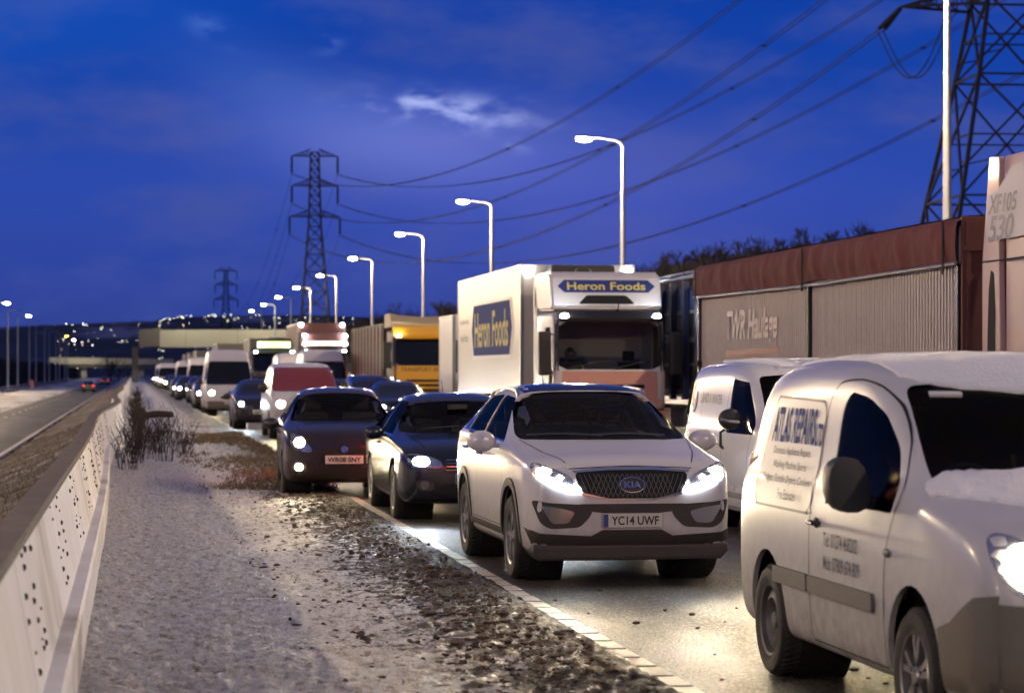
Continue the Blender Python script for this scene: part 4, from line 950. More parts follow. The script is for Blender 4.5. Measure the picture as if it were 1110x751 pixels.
def bulk_trailer(loc):
    """long walking-floor trailer behind a tall tractor; local x=0 at the trailer front"""
    root = empty('bulk_trailer', loc, VR, 'long ribbed grey haulage trailer with rolled maroon tarpaulin along its top', 'trailer')
    W = 2.55; x1 = -13.7; z0, z1 = 1.25, 3.52; y = -W / 2
    b = MB(); b.box(x1, -.02, -W / 2 + .03, W / 2 - .03, z0, z1)
    r = b; n = 116
    for k in range(n):
        x = x1 + .08 + k * (-.16 - x1) / n
        for s in (-1, 1): r.box(x, x + .062, min(s * (W / 2 - .04), s * W / 2), max(s * (W / 2 - .04), s * W / 2), z0 + .05, z1 - .05)
    body = r.build('body', ALU, root, fix=False)
    for x in (-.10, -6.6, -13.55):
        for s in (-1, 1):
            p = MB(); p.box(x - .06, x + .06, s * (W / 2 + .015) - .035, s * (W / 2 + .015) + .035, z0 - .05, z1 - .5); p.build('side_post', DGREY if x != -6.6 else PLAST, root)
            l = MB(); l.box(x - .1, x + .1, s * (W / 2 + .04) - .05, s * (W / 2 + .04) + .05, 1.83, 1.92); l.build('latch', DARK, root)
    # tarpaulin valance with folds, sagging between straps
    for s in (-1, 1):
        t = MB(); vs = []; nx = 180; nz = 8
        for i in range(nx + 1):
            x = x1 - .03 + i * (0.04 - x1) / nx
            for j in range(nz + 1):
                v = j / nz; z = z1 + .06 - v * (.56 + .03 * math.sin(i * .11))
                fold = .022 * noise.noise(Vector((x * 3.1, v * 1.2, 3 * s))) + .015 * noise.noise(Vector((x * 8, v * 2.0, 9))) + (.018 * abs(math.sin(x * 2.3)) ** 8)
                yy = (W / 2 + .06 + .05 * math.sin(v * math.pi) + fold * 1.4) if j > 0 else W / 2 - .05
                vs.append((x, s * yy, z))
        fs = [(i * (nz + 1) + j, (i + 1) * (nz + 1) + j, (i + 1) * (nz + 1) + j + 1, i * (nz + 1) + j + 1) for i in range(nx) for j in range(nz)]
        t.add(vs, fs); t.build('tarpaulin', MAROON, root, smooth=1.2)
        h = MB(); h.path([(x1, s * (W / 2 + .09), z1 - .50), (-6, s * (W / 2 + .09), z1 - .54), (0, s * (W / 2 + .09), z1 - .50)], .022); h.build('tarpaulin_pole', RAIL, root, smooth=True)
        for x in (-.35, -6.6, -13.4):
            st = MB(); st.box(x - .025, x + .025, s * (W / 2 + .13) - .006, s * (W / 2 + .13) + .006, z1 - .62, z1 + .02); st.build('strap', DARK, root)
    t = MB(); vs = []
    for i in range(61):
        x = x1 + i * (-x1) / 60
        for j in range(9): yv = -1.24 + j * .31; vs.append((x, yv, z1 + .07 + .03 * math.sin(j * math.pi / 8) + .02 * noise.noise(Vector((x, yv, 1)))))
    t.add(vs, [(i * 9 + j, (i + 1) * 9 + j, (i + 1) * 9 + j + 1, i * 9 + j + 1) for i in range(60) for j in range(8)]); t.build('tarpaulin_cover', MAROON, root, smooth=1.2)
    # front bulkhead with frame
    f = MB(); f.box(-.02, .04, -W / 2 - .02, W / 2 + .02, z0 - .1, z1 + .06); fb = f.build('front_bulkhead', BULKH, root, bevel=.01)
    g = MB(); g.box(.04, .08, -W / 2, W / 2, z1 - .35, z1 - .29)
    for yy in (-W / 2 + .03, -.55, .1, W / 2 - .06): g.box(.04, .075, yy, yy + .05, z0, z1)
    g.build('bulkhead_frame', BULKH, fb); 
    c = MB(); c.prism([(-W / 2 + .35, z1 + .05), (W / 2 - .1, z1 + .05), (W / 2 - .2, z1 + .22), (-W / 2 + .6, z1 + .12)], 'x', -.5, .05); c.build('bulkhead_cap', CREAM, fb)
    h = MB(); h.path([(.09, -.95, 1.4), (.12, -.9, 2.2), (.1, -.85, 3.1)], .03); h.path([(.09, -.75, 1.4), (.12, -.8, 2.2), (.1, -.75, 3.2)], .02); h.build('air_hose', DARK, fb, smooth=True)
    ld = MB(); 
    # lettering
    ys = -W / 2 - .003
    text('TWR Haulage', .62, 3.2, (-10.0, 2.42, ys - .012), LETCREAM, 'trailer_lettering', root, bold=.022, shear=.25, axis='side', s=-1)
    u = MB(); u.prism([(-11.7, 1.98), (-8.35, 2.02), (-8.35, 2.10), (-11.7, 2.08)], 'y', ys - .004, ys); u.build('lettering_underline', LETRED, root)
    for k in range(3):
        u = MB()
    chassis(root, 0, x1, 1.15); side_guard(root, -3.0, -8.2)
    for x in (-9.4, -10.7, -12.0):
        for s in (-1, 1): wheel(root, x, s * (W / 2 - .2), .5, .34, 'lorry')
    lg = MB(); lg.box(-2.3, -2.15, -.9, -.75, .3, 1.1); lg.box(-2.3, -2.15, .75, .9, .3, 1.1); lg.box(-2.4, -2.05, -.95, -.7, .24, .32); lg.box(-2.4, -2.05, .7, .95, .24, .32); lg.build('landing_leg', PLAST, root)
    for s in (-1, 1):
        for k in range(5):
            a = MB(); a.box(-2.0 - k * 2.4, -1.9 - k * 2.4, s * (W / 2 + .01) - .015, s * (W / 2 + .01) + .015, 1.12, 1.2); a.build('side_marker_lamp', AMBER, root)
    glow(root, (x1 - .3, 0, .9), TAILW, (1, .06, .03))
    return root
LETCREAM = mat('faded_lettering', (.78, .66, .62), .5, var=.3)
LETRED = mat('red_lettering', (.30, .06, .05), .5, var=.3)

def tall_tractor(loc):
    root = empty('tractor_unit', loc, VR, 'tall lorry cab with tail-light pink painted in, dark numbers on its lilac side, right edge', 'lorry')
    bv = lorry_cab(root, TAILPINK, TAILPINK, 2.45, 3.55, 2.25, 1.9, 3.0, hole=False)
    f = MB(); f.prism([(-.45, 3.5), (-.9, 4.12), (-1.15, 4.22), (-2.35, 4.22), (-2.35, 3.5)], 'y', -1.2, 1.2); f.build('roof_fairing', TAILPINK, root, bevel=.08, smooth=True)
    for s in (-1, 1):
        e = MB(); e.prism([(-2.20, 1.0), (-2.30, 2.95), (-2.30, 4.20), (-2.62, 4.22), (-2.86, 3.0), (-2.86, 1.0)], 'y', s * 1.20, s * 1.27); dd = e.build('side_deflector', TAILPINK, root, bevel=.015)
        gp = MB(); gp.prism(rnd([(-2.42, 1.2), (-2.42, 2.85), (-2.60, 2.92), (-2.68, 2.0), (-2.66, 1.2)], 1), 'y', s * 1.272, s * 1.276); gp.build('gap_shade', DARK, dd)  # flat dark plate painting the shade of the recess behind the cab
        sm = MB(); sm.box(-2.86, -1.2, min(s * 1.272, s * 1.275), max(s * 1.272, s * 1.275), 3.0, 3.02); sm.build('panel_seam', DARK, dd)
    ys = -1.276
    q = MB(); q.box(-2.78, -1.6, ys - .003, ys, 3.22, 4.05); q.box(-2.35, -1.0, ys - .003, ys, 3.22, 4.05)
    pb = MB(); pb.prism([(-2.72, 3.25), (-1.0, 3.25), (-1.0, 4.1), (-1.9, 4.05), (-2.35, 3.8), (-2.66, 3.78)], 'y', -1.24, ys + .001); pn = pb.build('livery_panel', DECALB, root)
    text('XF105', .22, .95, (-2.16, 3.66, ys - .004), LETNAVY, 'cab_lettering', pn, bold=.02, shear=.3, axis='side', s=-1)
    text('530', .30, .85, (-2.22, 3.38, ys - .004), LETNAVY, 'cab_lettering', pn, bold=.02, shear=.3, axis='side', s=-1)
    chassis(root, -.3, -4.6); wheels6(root, (-1.4, -4.0))
    plate(root, .105, .52, 'PO62 KLM')
    return root
DECALB = mat('livery_lilac', (.40, .36, .50), .4, var=.2)

def cage_lorry(loc):
    """dark-blue high-sided body of posts and rails; x=0 at the front of the body"""
    root = empty('caged_lorry', loc, VR, 'dark lorry body with tall blue steel posts and pale rails beside supermarket lorry', 'lorry')
    W = 2.5; L = 8.4; y = W / 2
    for s in (-1, 1):
        for k in range(8):
            x = -k * 1.2 - .05
            p = MB(); p.box(x - .24, x, s * y - .06, s * y + .06, 1.15, 3.62); p.build('post', STEELB, root, bevel=.01)
        for z, h in ((1.25, .12), (1.85, .07), (2.35, .10), (2.95, .07)):
            r = MB(); r.box(-L, 0, s * (y - .10), s * (y - .06), z, z + h); r.build('rail', RAIL, root)
        pn = MB(); pn.box(-L, 0, s * (y - .09), s * (y - .075), 3.05, 3.52); pn.build('top_panel', mat('blue_panel', (.05, .09, .22), .4), root)
        t = MB(); t.tube((0, s * (y + .05), 3.70), (-L, s * (y + .05), 3.66), .045); t.tube((0, s * (y - .12), 3.82), (-L, s * (y - .12), 3.78), .035)
        for k in range(7): t.tube((-k * 1.3 - .2, s * (y + .05), 3.70), (-k * 1.3 - .5, s * (y - .12), 3.82), .02)
        t.build('top_rail', RAIL, root)
    pan = MB(); pan.box(-L, 0, -y + .18, y - .18, 1.2, 3.1); pan.build('inner_skip', mat('skip_grey', (.17, .17, .18), .5, .4, var=.4, grime=.5, gz=(1, 4)), root)
    a = MB(); a.tube((-1.6, -y - .16, .9), (-.4, -y - .16, 2.3), .045); a.tube((-1.4, -y - .16, .9), (-.2, -y - .16, 2.3), .03); a.box(-.42, -.12, -y - .2, -y - .1, 2.25, 2.4); a.build('lifting_arm', DARK, root)
    chassis(root, .8, -L); wheels6(root, (-1.0, -5.6, -6.9), 2.45)
    for x in (-2.2, -4.4):
        b = MB(); b.box(x - .45, x + .35, -y + .02, -y + .5, .55, .95); b.build('side_locker', SILV, root, bevel=.03)
    bv = None
    c = empty('cab', (2.5, 0, 0), 0); c.parent = root
    cb = MB(); cb.prism([(-2.2, .9), (-.05, .9), (0, 1.1), (0, 1.75), (-.2, 2.7), (-.4, 2.85), (-2.2, 2.9)], 'y', -1.15, 1.15); cb.build('cab_body', STEELB, c, bevel=.08, smooth=True)
    g = MB(); g.prism([(.002, 1.78), (-.196, 2.68), (-.186, 2.68), (.012, 1.78)], 'y', -1.02, 1.02); g.build('windscreen', DGLASS, c)
    g = MB(); g.box(.0, .08, -1.18, 1.18, .4, .88); g.build('bumper', STEELB, c, bevel=.03)
    return root

def yellow_lorry(loc):
    root = empty('tipper_lorry', loc, VR, 'yellow lorry with cream roof fairing and brown tipper trailer behind cars', 'lorry')
    lorry_cab(root, YEL, TRIM, 2.45, 3.15, 2.1, 1.98, 2.88, visor=YEL, hole=False)
    y = MB(); y.prism([(.04, 2.90), (.06, 2.94), (-.05, 3.30), (-.3, 3.34), (-.3, 2.90)], 'y', -1.22, 1.22); y.build('headboard', YEL, root, bevel=.03)
    f = MB(); vs = []
    n = 16
    for i in range(9):
        x = -.1 - i * .28
        for j in range(n + 1):
            a = j / n; yy = -1.26 + 2.52 * a; z = 3.30 + .45 * min(1, (i + 1) / 3) * (1 - .25 * math.sin(a * math.pi)) + .05 * noise.noise(Vector((x * 2, yy * 2, 0))); vs.append((x, yy, z))
    f.add(vs, [(i * (n + 1) + j, (i + 1) * (n + 1) + j, (i + 1) * (n + 1) + j + 1, i * (n + 1) + j + 1) for i in range(8) for j in range(n)])
    fr = [(-.1, -1.26 + 2.52 * j / n, 3.28) for j in range(n + 1)]; f.add(fr + vs[:n + 1], [(j, j + 1, n + 2 + j, n + 1 + j) for j in range(n)])
    for yy in (-1.26, 1.26): f.prism([(-.1, 3.28), (-.1, 3.45), (-.66, 3.75), (-2.34, 3.75), (-2.34, 3.28)], 'y', yy - .01, yy + .01)
    f.build('roof_fairing', CREAM, root, smooth=1.0)
    bx = cargo_box(root, -2.7, -15.5, 1.3, 3.45, 2.55, BULKH, PLAST, 'tipper_body')
    for k in range(10):
        for s in (-1, 1): p = MB(); p.box(-3.2 - k * 1.3, -3.1 - k * 1.3, s * 1.28 - .03, s * 1.28 + .03, 1.3, 3.4); p.build('body_post', PLAST, bx)
    for s in (-1, 1):
        m = MB(); m.ball((-.02, s * .95, 3.05), .04, .09, .07); m.build('marker_lamp', HL_DIM, root, smooth=True)
    text('TRANSPORT SERVICES', .14, 1.9, (0, 1.82, .03), INK, 'cab_lettering', root, axis='front', s=1)
    chassis(root, -.3, -15.3); wheels6(root, (-1.35, -4.2, -11.8, -13.1, -14.4), 2.45); plate(root, .105, .52, 'YX11 BTZ')
    return root

def plain_lorry(name, loc, label, m_cab, m_box, ztop=4.0, L=10, lightbar=None, head='warm', cabtop=2.95, sign=None):
    root = empty(name, loc, VR, label, 'lorry')
    lorry_cab(root, m_cab, m_cab, 2.4, cabtop, 2.1, 1.8, 2.72, hole=False)
    bx = cargo_box(root, -2.5, -2.5 - L, 1.15, ztop, 2.55, m_box, SILV)
    if lightbar:
        f = MB(); f.prism([(-.25, 2.98), (-.15, 3.05), (-.3, 3.75), (-1.8, 3.8), (-1.8, 2.98)], 'y', -1.18, 1.18); fo = f.build('roof_fairing', m_cab if lightbar != 'cream' else CREAM, root, bevel=.05)
        if lightbar == 'white':
            p = MB(); p.box(-.22, -.12, -.85, .85, 3.12, 3.34); p.build('lit_headboard', HL_BOARD, fo, bevel=.03)
            for s in (-1, 1):
                for z in (3.22, 3.62): q = MB(); q.ball((-.12, s * 1.05, z), .06, .1, .09); q.build('spot_lamp', HL_WHITE, fo, smooth=True)
                q = MB(); q.ball((-2.45, s * 1.1, ztop - .1), .05, .09, .09); q.build('marker_lamp', HL_WHITE, bx, smooth=True)
    if sign:
        p = MB(); p.box(-.16, -.06, -.9, .9, 3.05, 3.4); p.build('lit_headboard', HL_BOARDG, root, bevel=.03)
    chassis(root, -.3, -2.3 - L); wheels6(root, (-1.35, -L + 1, -L - .3), 2.4); plate(root, .105, .52, 'PN60 RTV')
    return root
HL_BOARD = mat('lit_headboard_white', (1, 1, 1), .4, emit=(.95, 1, .85), es=1.6)
HL_BOARDG = mat('lit_headboard_green', (1, 1, 1), .4, emit=(.8, 1, .35), es=1.4)
# ------------------------------------------------------------------ ground, roads, verge
def NZ(x, y, z=0.0): return noise.noise(Vector((x, y, z)))
def ramp_mat(name, cols, scale, lo, hi, rough=(.5, .9), bump=.4, bscale=60, bdist=.02, coord='Object', stretch=(1, 1, 1), detail=8, spec=.5):
    m = bpy.data.materials.new(name); m.use_nodes = True; nt = m.node_tree; N = nt.nodes; L = nt.links; b = N['Principled BSDF']; MATS[name] = m
    tc = N.new('ShaderNodeTexCoord'); mp = N.new('ShaderNodeMapping'); mp.inputs['Scale'].default_value = stretch; L.new(tc.outputs[coord], mp.inputs[0])
    n = N.new('ShaderNodeTexNoise'); n.inputs['Scale'].default_value = scale; n.inputs['Detail'].default_value = detail; n.inputs['Roughness'].default_value = .62; L.new(mp.outputs[0], n.inputs[0])
    cr = N.new('ShaderNodeValToRGB'); L.new(n.outputs[0], cr.inputs[0]); r = cr.color_ramp
    k = len(cols)
    for i, c in enumerate(cols):
        p = lo + (hi - lo) * i / (k - 1)
        e = r.elements[i] if i < 2 else r.elements.new(p)
        e.position = p; e.color = tuple(c) + (1,)
    L.new(cr.outputs[0], b.inputs['Base Color'])
    mr = N.new('ShaderNodeMapRange'); L.new(n.outputs[0], mr.inputs[0]); mr.inputs[1].default_value = lo; mr.inputs[2].default_value = hi; mr.inputs[3].default_value = rough[0]; mr.inputs[4].default_value = rough[1]; L.new(mr.outputs[0], b.inputs['Roughness'])
    b.inputs['Specular IOR Level'].default_value = spec
    bn = N.new('ShaderNodeTexNoise'); bn.inputs['Scale'].default_value = bscale; bn.inputs['Detail'].default_value = 6; bn.inputs['Roughness'].default_value = .7; L.new(tc.outputs[coord], bn.inputs[0])
    bp = N.new('ShaderNodeBump'); bp.inputs['Strength'].default_value = bump; bp.inputs['Distance'].default_value = bdist; L.new(bn.outputs[0], bp.inputs['Height']); L.new(bp.outputs[0], b.inputs['Normal'])
    return m
def asphalt_material():
    m = bpy.data.materials.new('wet_asphalt'); m.use_nodes = True; nt = m.node_tree; N = nt.nodes; L = nt.links; b = N['Principled BSDF']; MATS['wet_asphalt'] = m
    tc = N.new('ShaderNodeTexCoord')
    v = N.new('ShaderNodeTexVoronoi'); v.inputs['Scale'].default_value = 62; L.new(tc.outputs['Object'], v.inputs['Vector'])
    sp = N.new('ShaderNodeSeparateColor'); L.new(v.outputs['Color'], sp.inputs[0])
    cr = N.new('ShaderNodeValToRGB'); L.new(sp.outputs[0], cr.inputs[0]); r = cr.color_ramp
    r.elements[0].position = .25; r.elements[0].color = (.012, .011, .011, 1); r.elements[1].position = 1; r.elements[1].color = (.26, .22, .17, 1); e = r.elements.new(.7); e.color = (.045, .042, .038, 1)
    mp = N.new('ShaderNodeMapping'); mp.inputs['Scale'].default_value = (1.6, .35, 1); L.new(tc.outputs['Object'], mp.inputs[0])
    n = N.new('ShaderNodeTexNoise'); n.inputs['Scale'].default_value = .9; n.inputs['Detail'].default_value = 7; n.inputs['Roughness'].default_value = .6; L.new(mp.outputs[0], n.inputs[0])
    mr = N.new('ShaderNodeMapRange'); L.new(n.outputs[0], mr.inputs[0]); mr.inputs[1].default_value = .3; mr.inputs[2].default_value = .7; mr.inputs[3].default_value = .30; mr.inputs[4].default_value = .62; L.new(mr.outputs[0], b.inputs['Roughness'])
    k = N.new('ShaderNodeMapRange'); L.new(n.outputs[0], k.inputs[0]); k.inputs[1].default_value = .3; k.inputs[2].default_value = .7; k.inputs[3].default_value = .55; k.inputs[4].default_value = 1.25
    sc = N.new('ShaderNodeVectorMath'); sc.operation = 'SCALE'; L.new(cr.outputs[0], sc.inputs[0]); L.new(k.outputs[0], sc.inputs['Scale']); L.new(sc.outputs[0], b.inputs['Base Color'])
    bn = N.new('ShaderNodeTexNoise'); bn.inputs['Scale'].default_value = 40; bn.inputs['Detail'].default_value = 4; L.new(tc.outputs['Object'], bn.inputs[0])
    ad = N.new('ShaderNodeMath'); ad.operation = 'ADD'; L.new(bn.outputs[0], ad.inputs[0]); L.new(sp.outputs[1], ad.inputs[1])
    bp = N.new('ShaderNodeBump'); bp.inputs['Strength'].default_value = 1.0; bp.inputs['Distance'].default_value = .02; L.new(ad.outputs[0], bp.inputs['Height']); L.new(bp.outputs[0], b.inputs['Normal'])
    return m
GROUNDM = ramp_mat('snowy_field', [(.05, .042, .03), (.14, .115, .08), (.55, .56, .62), (.74, .76, .82)], .35, .34, .62, (.9, .6), .8, 9, .1)
ASPH = asphalt_material()
ASPHD = ramp_mat('dry_asphalt', [(.016, .017, .020), (.032, .032, .037)], .6, .3, .7, (.5, .75), .4, 60, .01, stretch=(1.5, .12, 1))
LINEM = ramp_mat('road_paint', [(.20, .17, .13), (.50, .46, .38), (.60, .56, .48)], 7, .28, .62, (.4, .6), .5, 60, .008)
CONC = ramp_mat('barrier_concrete', [(.28, .25, .22), (.70, .69, .70), (.82, .82, .85)], 1.3, .26, .62, (.6, .8), .35, 40, .01, stretch=(1.0, .5, .25))
CONCTOP = ramp_mat('barrier_dirty_cap', [(.035, .028, .022), (.085, .06, .045), (.15, .12, .11)], 2.5, .3, .7, (.6, .8), .5, 40, .01)
BRIDGEC = mat('bridge_concrete', (.40, .37, .29), .75, var=.3, bump=.3, bscale=3)
BRIDGED = mat('bridge_concrete_dark', (.13, .115, .10), .8, var=.3)
MUD = ramp_mat('frozen_mud', [(.022, .014, .009), (.07, .046, .028), (.15, .105, .07), (.50, .45, .42)], 9, .33, .80, (.55, .8), .8, 70, .015)
GRASSM = mat('dead_grass', (.24, .18, .10), .8, var=.6)
TWIG = mat('dark_twig', (.035, .024, .018), .85, var=.4)
BARK = mat('bark', (.030, .024, .022), .9, var=.3)
GALV = mat('galvanised_steel', (.36, .37, .39), .5, .55, var=.3)
PYL = mat('pylon_steel', (.022, .022, .027), .7, .2)
LAMPGLASS = mat('lit_street_lamp', (1, 1, 1), .3, emit=(1, .90, .66), es=260)
LAMPFAR = mat('lit_street_lamp_far', (1, 1, 1), .3, emit=(1, .88, .60), es=150)
LAMPOR = mat('lit_sodium_lamp', (1, .6, .2), .3, emit=(1, .45, .03), es=60)

def verge_snow_material():
    m = bpy.data.materials.new('verge_snow'); m.use_nodes = True; nt = m.node_tree; N = nt.nodes; L = nt.links; b = N['Principled BSDF']
    tc = N.new('ShaderNodeTexCoord'); sp = N.new('ShaderNodeSeparateXYZ'); L.new(tc.outputs['Object'], sp.inputs[0])
    # dirt thrown up from the carriageway: more of it close to the edge line
    n = N.new('ShaderNodeTexNoise'); n.inputs['Scale'].default_value = 7.5; n.inputs['Detail'].default_value = 9; n.inputs['Roughness'].default_value = .68; L.new(tc.outputs['Object'], n.inputs[0])
    big = N.new('ShaderNodeTexNoise'); big.inputs['Scale'].default_value = .55; big.inputs['Detail'].default_value = 4; L.new(tc.outputs['Object'], big.inputs[0])
    mr = N.new('ShaderNodeMapRange'); L.new(sp.outputs[0], mr.inputs[0]); mr.inputs[1].default_value = 1.0; mr.inputs[2].default_value = 2.75; mr.inputs[3].default_value = -.14; mr.inputs[4].default_value = .26
    a = N.new('ShaderNodeMath'); a.operation = 'ADD'; L.new(n.outputs[0], a.inputs[0]); L.new(mr.outputs[0], a.inputs[1])
    a2 = N.new('ShaderNodeMath'); a2.operation = 'MULTIPLY_ADD'; L.new(big.outputs[0], a2.inputs[0]); a2.inputs[1].default_value = .35; L.new(a.outputs[0], a2.inputs[2])
    d = N.new('ShaderNodeMapRange'); d.interpolation_type = 'SMOOTHSTEP'; L.new(a2.outputs[0], d.inputs[0]); d.inputs[1].default_value = .69; d.inputs[2].default_value = .79
    snow = N.new('ShaderNodeMix'); snow.data_type = 'RGBA'; snow.inputs[6].default_value = (.80, .80, .84, 1); snow.inputs[7].default_value = (.24, .19, .15, 1)
    n2 = N.new('ShaderNodeTexNoise'); n2.inputs['Scale'].default_value = 13; n2.inputs['Detail'].default_value = 5; n2.inputs['Roughness'].default_value = .72; mp2 = N.new('ShaderNodeMapping'); mp2.inputs['Scale'].default_value = (1.7, .55, 1); L.new(tc.outputs['Object'], mp2.inputs[0]); L.new(mp2.outputs[0], n2.inputs[0])
    d2 = N.new('ShaderNodeMapRange'); L.new(n2.outputs[0], d2.inputs[0]); d2.inputs[1].default_value = .47; d2.inputs[2].default_value = .64; L.new(d2.outputs[0], snow.inputs[0])
    mx = N.new('ShaderNodeMix'); mx.data_type = 'RGBA'; L.new(d.outputs[0], mx.inputs[0]); L.new(snow.outputs[2], mx.inputs[6]); mx.inputs[7].default_value = (.05, .036, .026, 1)
    L.new(mx.outputs[2], b.inputs['Base Color']); b.inputs['Roughness'].default_value = .45
    mp = N.new('ShaderNodeMapping'); mp.inputs['Scale'].default_value = (1, 1.8, 1); L.new(tc.outputs['Object'], mp.inputs[0])
    bn = N.new('ShaderNodeTexNoise'); bn.inputs['Scale'].default_value = 22; bn.inputs['Detail'].default_value = 8; bn.inputs['Roughness'].default_value = .75; L.new(mp.outputs[0], bn.inputs[0])
    bp = N.new('ShaderNodeBump'); bp.inputs['Strength'].default_value = 1.0; bp.inputs['Distance'].default_value = .09; L.new(bn.outputs[0], bp.inputs['Height']); L.new(bp.outputs[0], b.inputs['Normal'])
    return m
VSNOW = verge_snow_material()

def sheet(name, xs, ys, H, m, smooth=True):
    vs = [(x, y, H(x, y)) for y in ys for x in xs]; k = len(xs)
    fs = [(j * k + i, j * k + i + 1, (j + 1) * k + i + 1, (j + 1) * k + i) for j in range(len(ys) - 1) for i in range(k - 1)]
    me = bpy.data.meshes.new(name); me.from_pydata(vs, [], fs)
    o = bpy.data.objects.new(name, me); COL.objects.link(o); me.materials.append(m)
    if smooth:
        for p in me.polygons: p.use_smooth = True
    return tag(o, kind='structure')
def lerp_prof(prof, x):
    for i in range(len(prof) - 1):
        if x <= prof[i + 1][0]:
            a, b = prof[i], prof[i + 1]; t = (x - a[0]) / (b[0] - a[0]); t = max(0, min(1, t)); return a[1] + (b[1] - a[1]) * t
    return prof[-1][1]
PROF = [(-4000, -6), (-400, -4), (-60, -2.0), (-30, -1.4), (-19, -1.15), (-16, -1.0), (-9.3, -.90), (-9, -.95), (-3.9, -.95), (-3.6, -.86), (-2.4, -.45), (-1.3, -.04), (-.6, -.02), (2.4, -.06), (17.0, -.06), (17.6, .05), (20, .1), (24, .4), (31, 2.6), (44, 4.4), (70, 4.5), (400, 3), (4000, 0)]
def ground_h(x, y):
    z = lerp_prof(PROF, x)
    if x < -9.5 or x > 18: z += .25 * NZ(x * .12, y * .05) * min(1, (abs(x) - 9) / 8)
    if x > 26 and 95 < y < 230: z += 3.4 * min(1, (x - 26) / 8) * (1 if x < 38 else math.exp(-((x - 38) / 5) ** 2)) * math.exp(-((y - 155) / 42) ** 4)
    if y > 1150:
        t = min(1, (y - 1150) / 1900); z += t * t * (3 - 2 * t) * (60 + 16 * NZ(x * .0009 + 3, y * .0007) + 10 * NZ(x * .004, y * .003, 5))
    return z
gx = [-4000, -2500, -1600, -1200, -900, -700, -550, -430, -340, -270, -210, -160, -120, -90, -70, -55, -45, -38, -32, -27, -23, -19, -16, -13, -11, -9.3, -9, -6.5, -3.9, -3.6, -3, -2.4, -1.85, -1.3, -.9, -.6, 0, 1.2, 2.4, 8, 13, 17.0, 17.6, 20, 22, 24, 27, 31, 37, 44, 55, 70, 100, 140, 190, 250, 330, 430, 550, 700, 900, 1200, 1600, 2500, 4000]
gy = [-60, -20] + [i * 4 for i in range(0, 30)] + [120 + i * 12 for i in range(0, 30)] + [480 + 40 * i for i in range(17)] + [1160 + 60 * i for i in range(34)] + [3300, 3700, 4500, 6500]
g = sheet('ground', gx, [y for y in gy if y <= 1160], ground_h, GROUNDM)
HILLM = ramp_mat('dark_hillside', [(.008, .009, .012), (.012, .013, .018), (.020, .022, .030), (.22, .24, .32)], .006, .36, .66, (.9, .8), .3, 2, .1, stretch=(1, .35, 1))
sheet('hills', gx, [y for y in gy if y >= 1160], ground_h, HILLM)
# far hillside colouring comes from fields and woods
def ridge_h(x, y): return ground_h(x, y)
road = sheet('road', [2.6, 3.2, 5, 8, 11, 14, 16.9], [-60, -20, 0, 10, 20, 40, 60, 90, 130, 200, 300, 450, 700, 1100], lambda x, y: 0.0, ASPH, False)
opp = sheet('opposite_carriageway', [-8.9, -7.4, -4.0], [-60, 0, 40, 100, 200, 400, 700, 1100], lambda x, y: -.90, ASPHD, False)
# lane markings
def marks(name, rects, m=LINEM):
    b = MB()
    for x0, x1, y0, y1, z in rects: b.add([(x0, y0, z), (x1, y0, z), (x1, y1, z), (x0, y1, z)], [(0, 1, 2, 3)])
    o = b.build(name, m); return tag(o, kind='structure')
marks('lane_markings', [(x - .05, x + .05, y, y + 2, .005) for x in (6.02, 9.9) for y in range(-20, 330, 9)] + [(-7.42, -7.27, y, y + 2.2, -.893) for y in range(8, 420, 9)] + [(-8.75, -8.6, 0, 900, -.893), (-4.25, -4.1, 0, 900, -.893), (13.6, 13.75, -20, 600, .005)])
eb = MB(); random.seed(3)
y = 4.0
while y < 82:
    dx = random.uniform(-.006, .006); h = .008 + random.uniform(-.001, .002); L_ = .385
    eb.box(2.845 + dx, 3.035 + dx, y, y + L_, .001, h); y += .455
eb.box(2.86, 3.02, 82, 600, .001, .006)
tag(eb.build('edge_line', LINEM, None, bevel=.003), kind='structure')

MEDM = ramp_mat('median_turf', [(.04, .030, .018), (.11, .08, .045), (.20, .16, .12), (.66, .66, .70)], 1.6, .36, .70, (.9, .7), .9, 22, .05, stretch=(1, .4, 1))
sheet('median_verge', [-3.95, -3.6, -3, -2.4, -1.85, -1.3, -.95, -.72], [-10 + 2 * i for i in range(200)], lambda x, y: ground_h(x, y) + .012 + .02 * NZ(x * 2, y), MEDM)
# verge: snow over rough ground, finely modelled near the camera
def verge_h(x, y):
    e = max(0, min(1, (x - 1.1) / 1.3)); e2 = max(0, min(1, (2.93 - x) / .12))
    z = .04 + .022 * NZ(x * 1.1, y * .5) + .016 * NZ(x * 4, y * 6, 3) + .016 * NZ(x * 9, y * 5.5, 7) + .010 * NZ(x * 21, y * 11, 1)
    z += e * (.030 * abs(NZ(x * 7, y * 6, 11)) + .022 * NZ(x * 17, y * 13, 4) + .016 * NZ(x * 34, y * 30, 8))
    if y > 33: z += min(1, (y - 33) / 6) * (.05 * NZ(x * .9, y * .25, 9) + .04)
    if x < .1: z += (.1 - x) * .12
    return z * (.12 + .88 * e2)
ys = []; y = 4.0
while y < 420:
    ys.append(y); y += max(.028, y * y * .00016)
xs = [-.62 + i * (3.52 / 125) for i in range(126)]
verge = sheet('verge', xs, ys, verge_h, VSNOW)
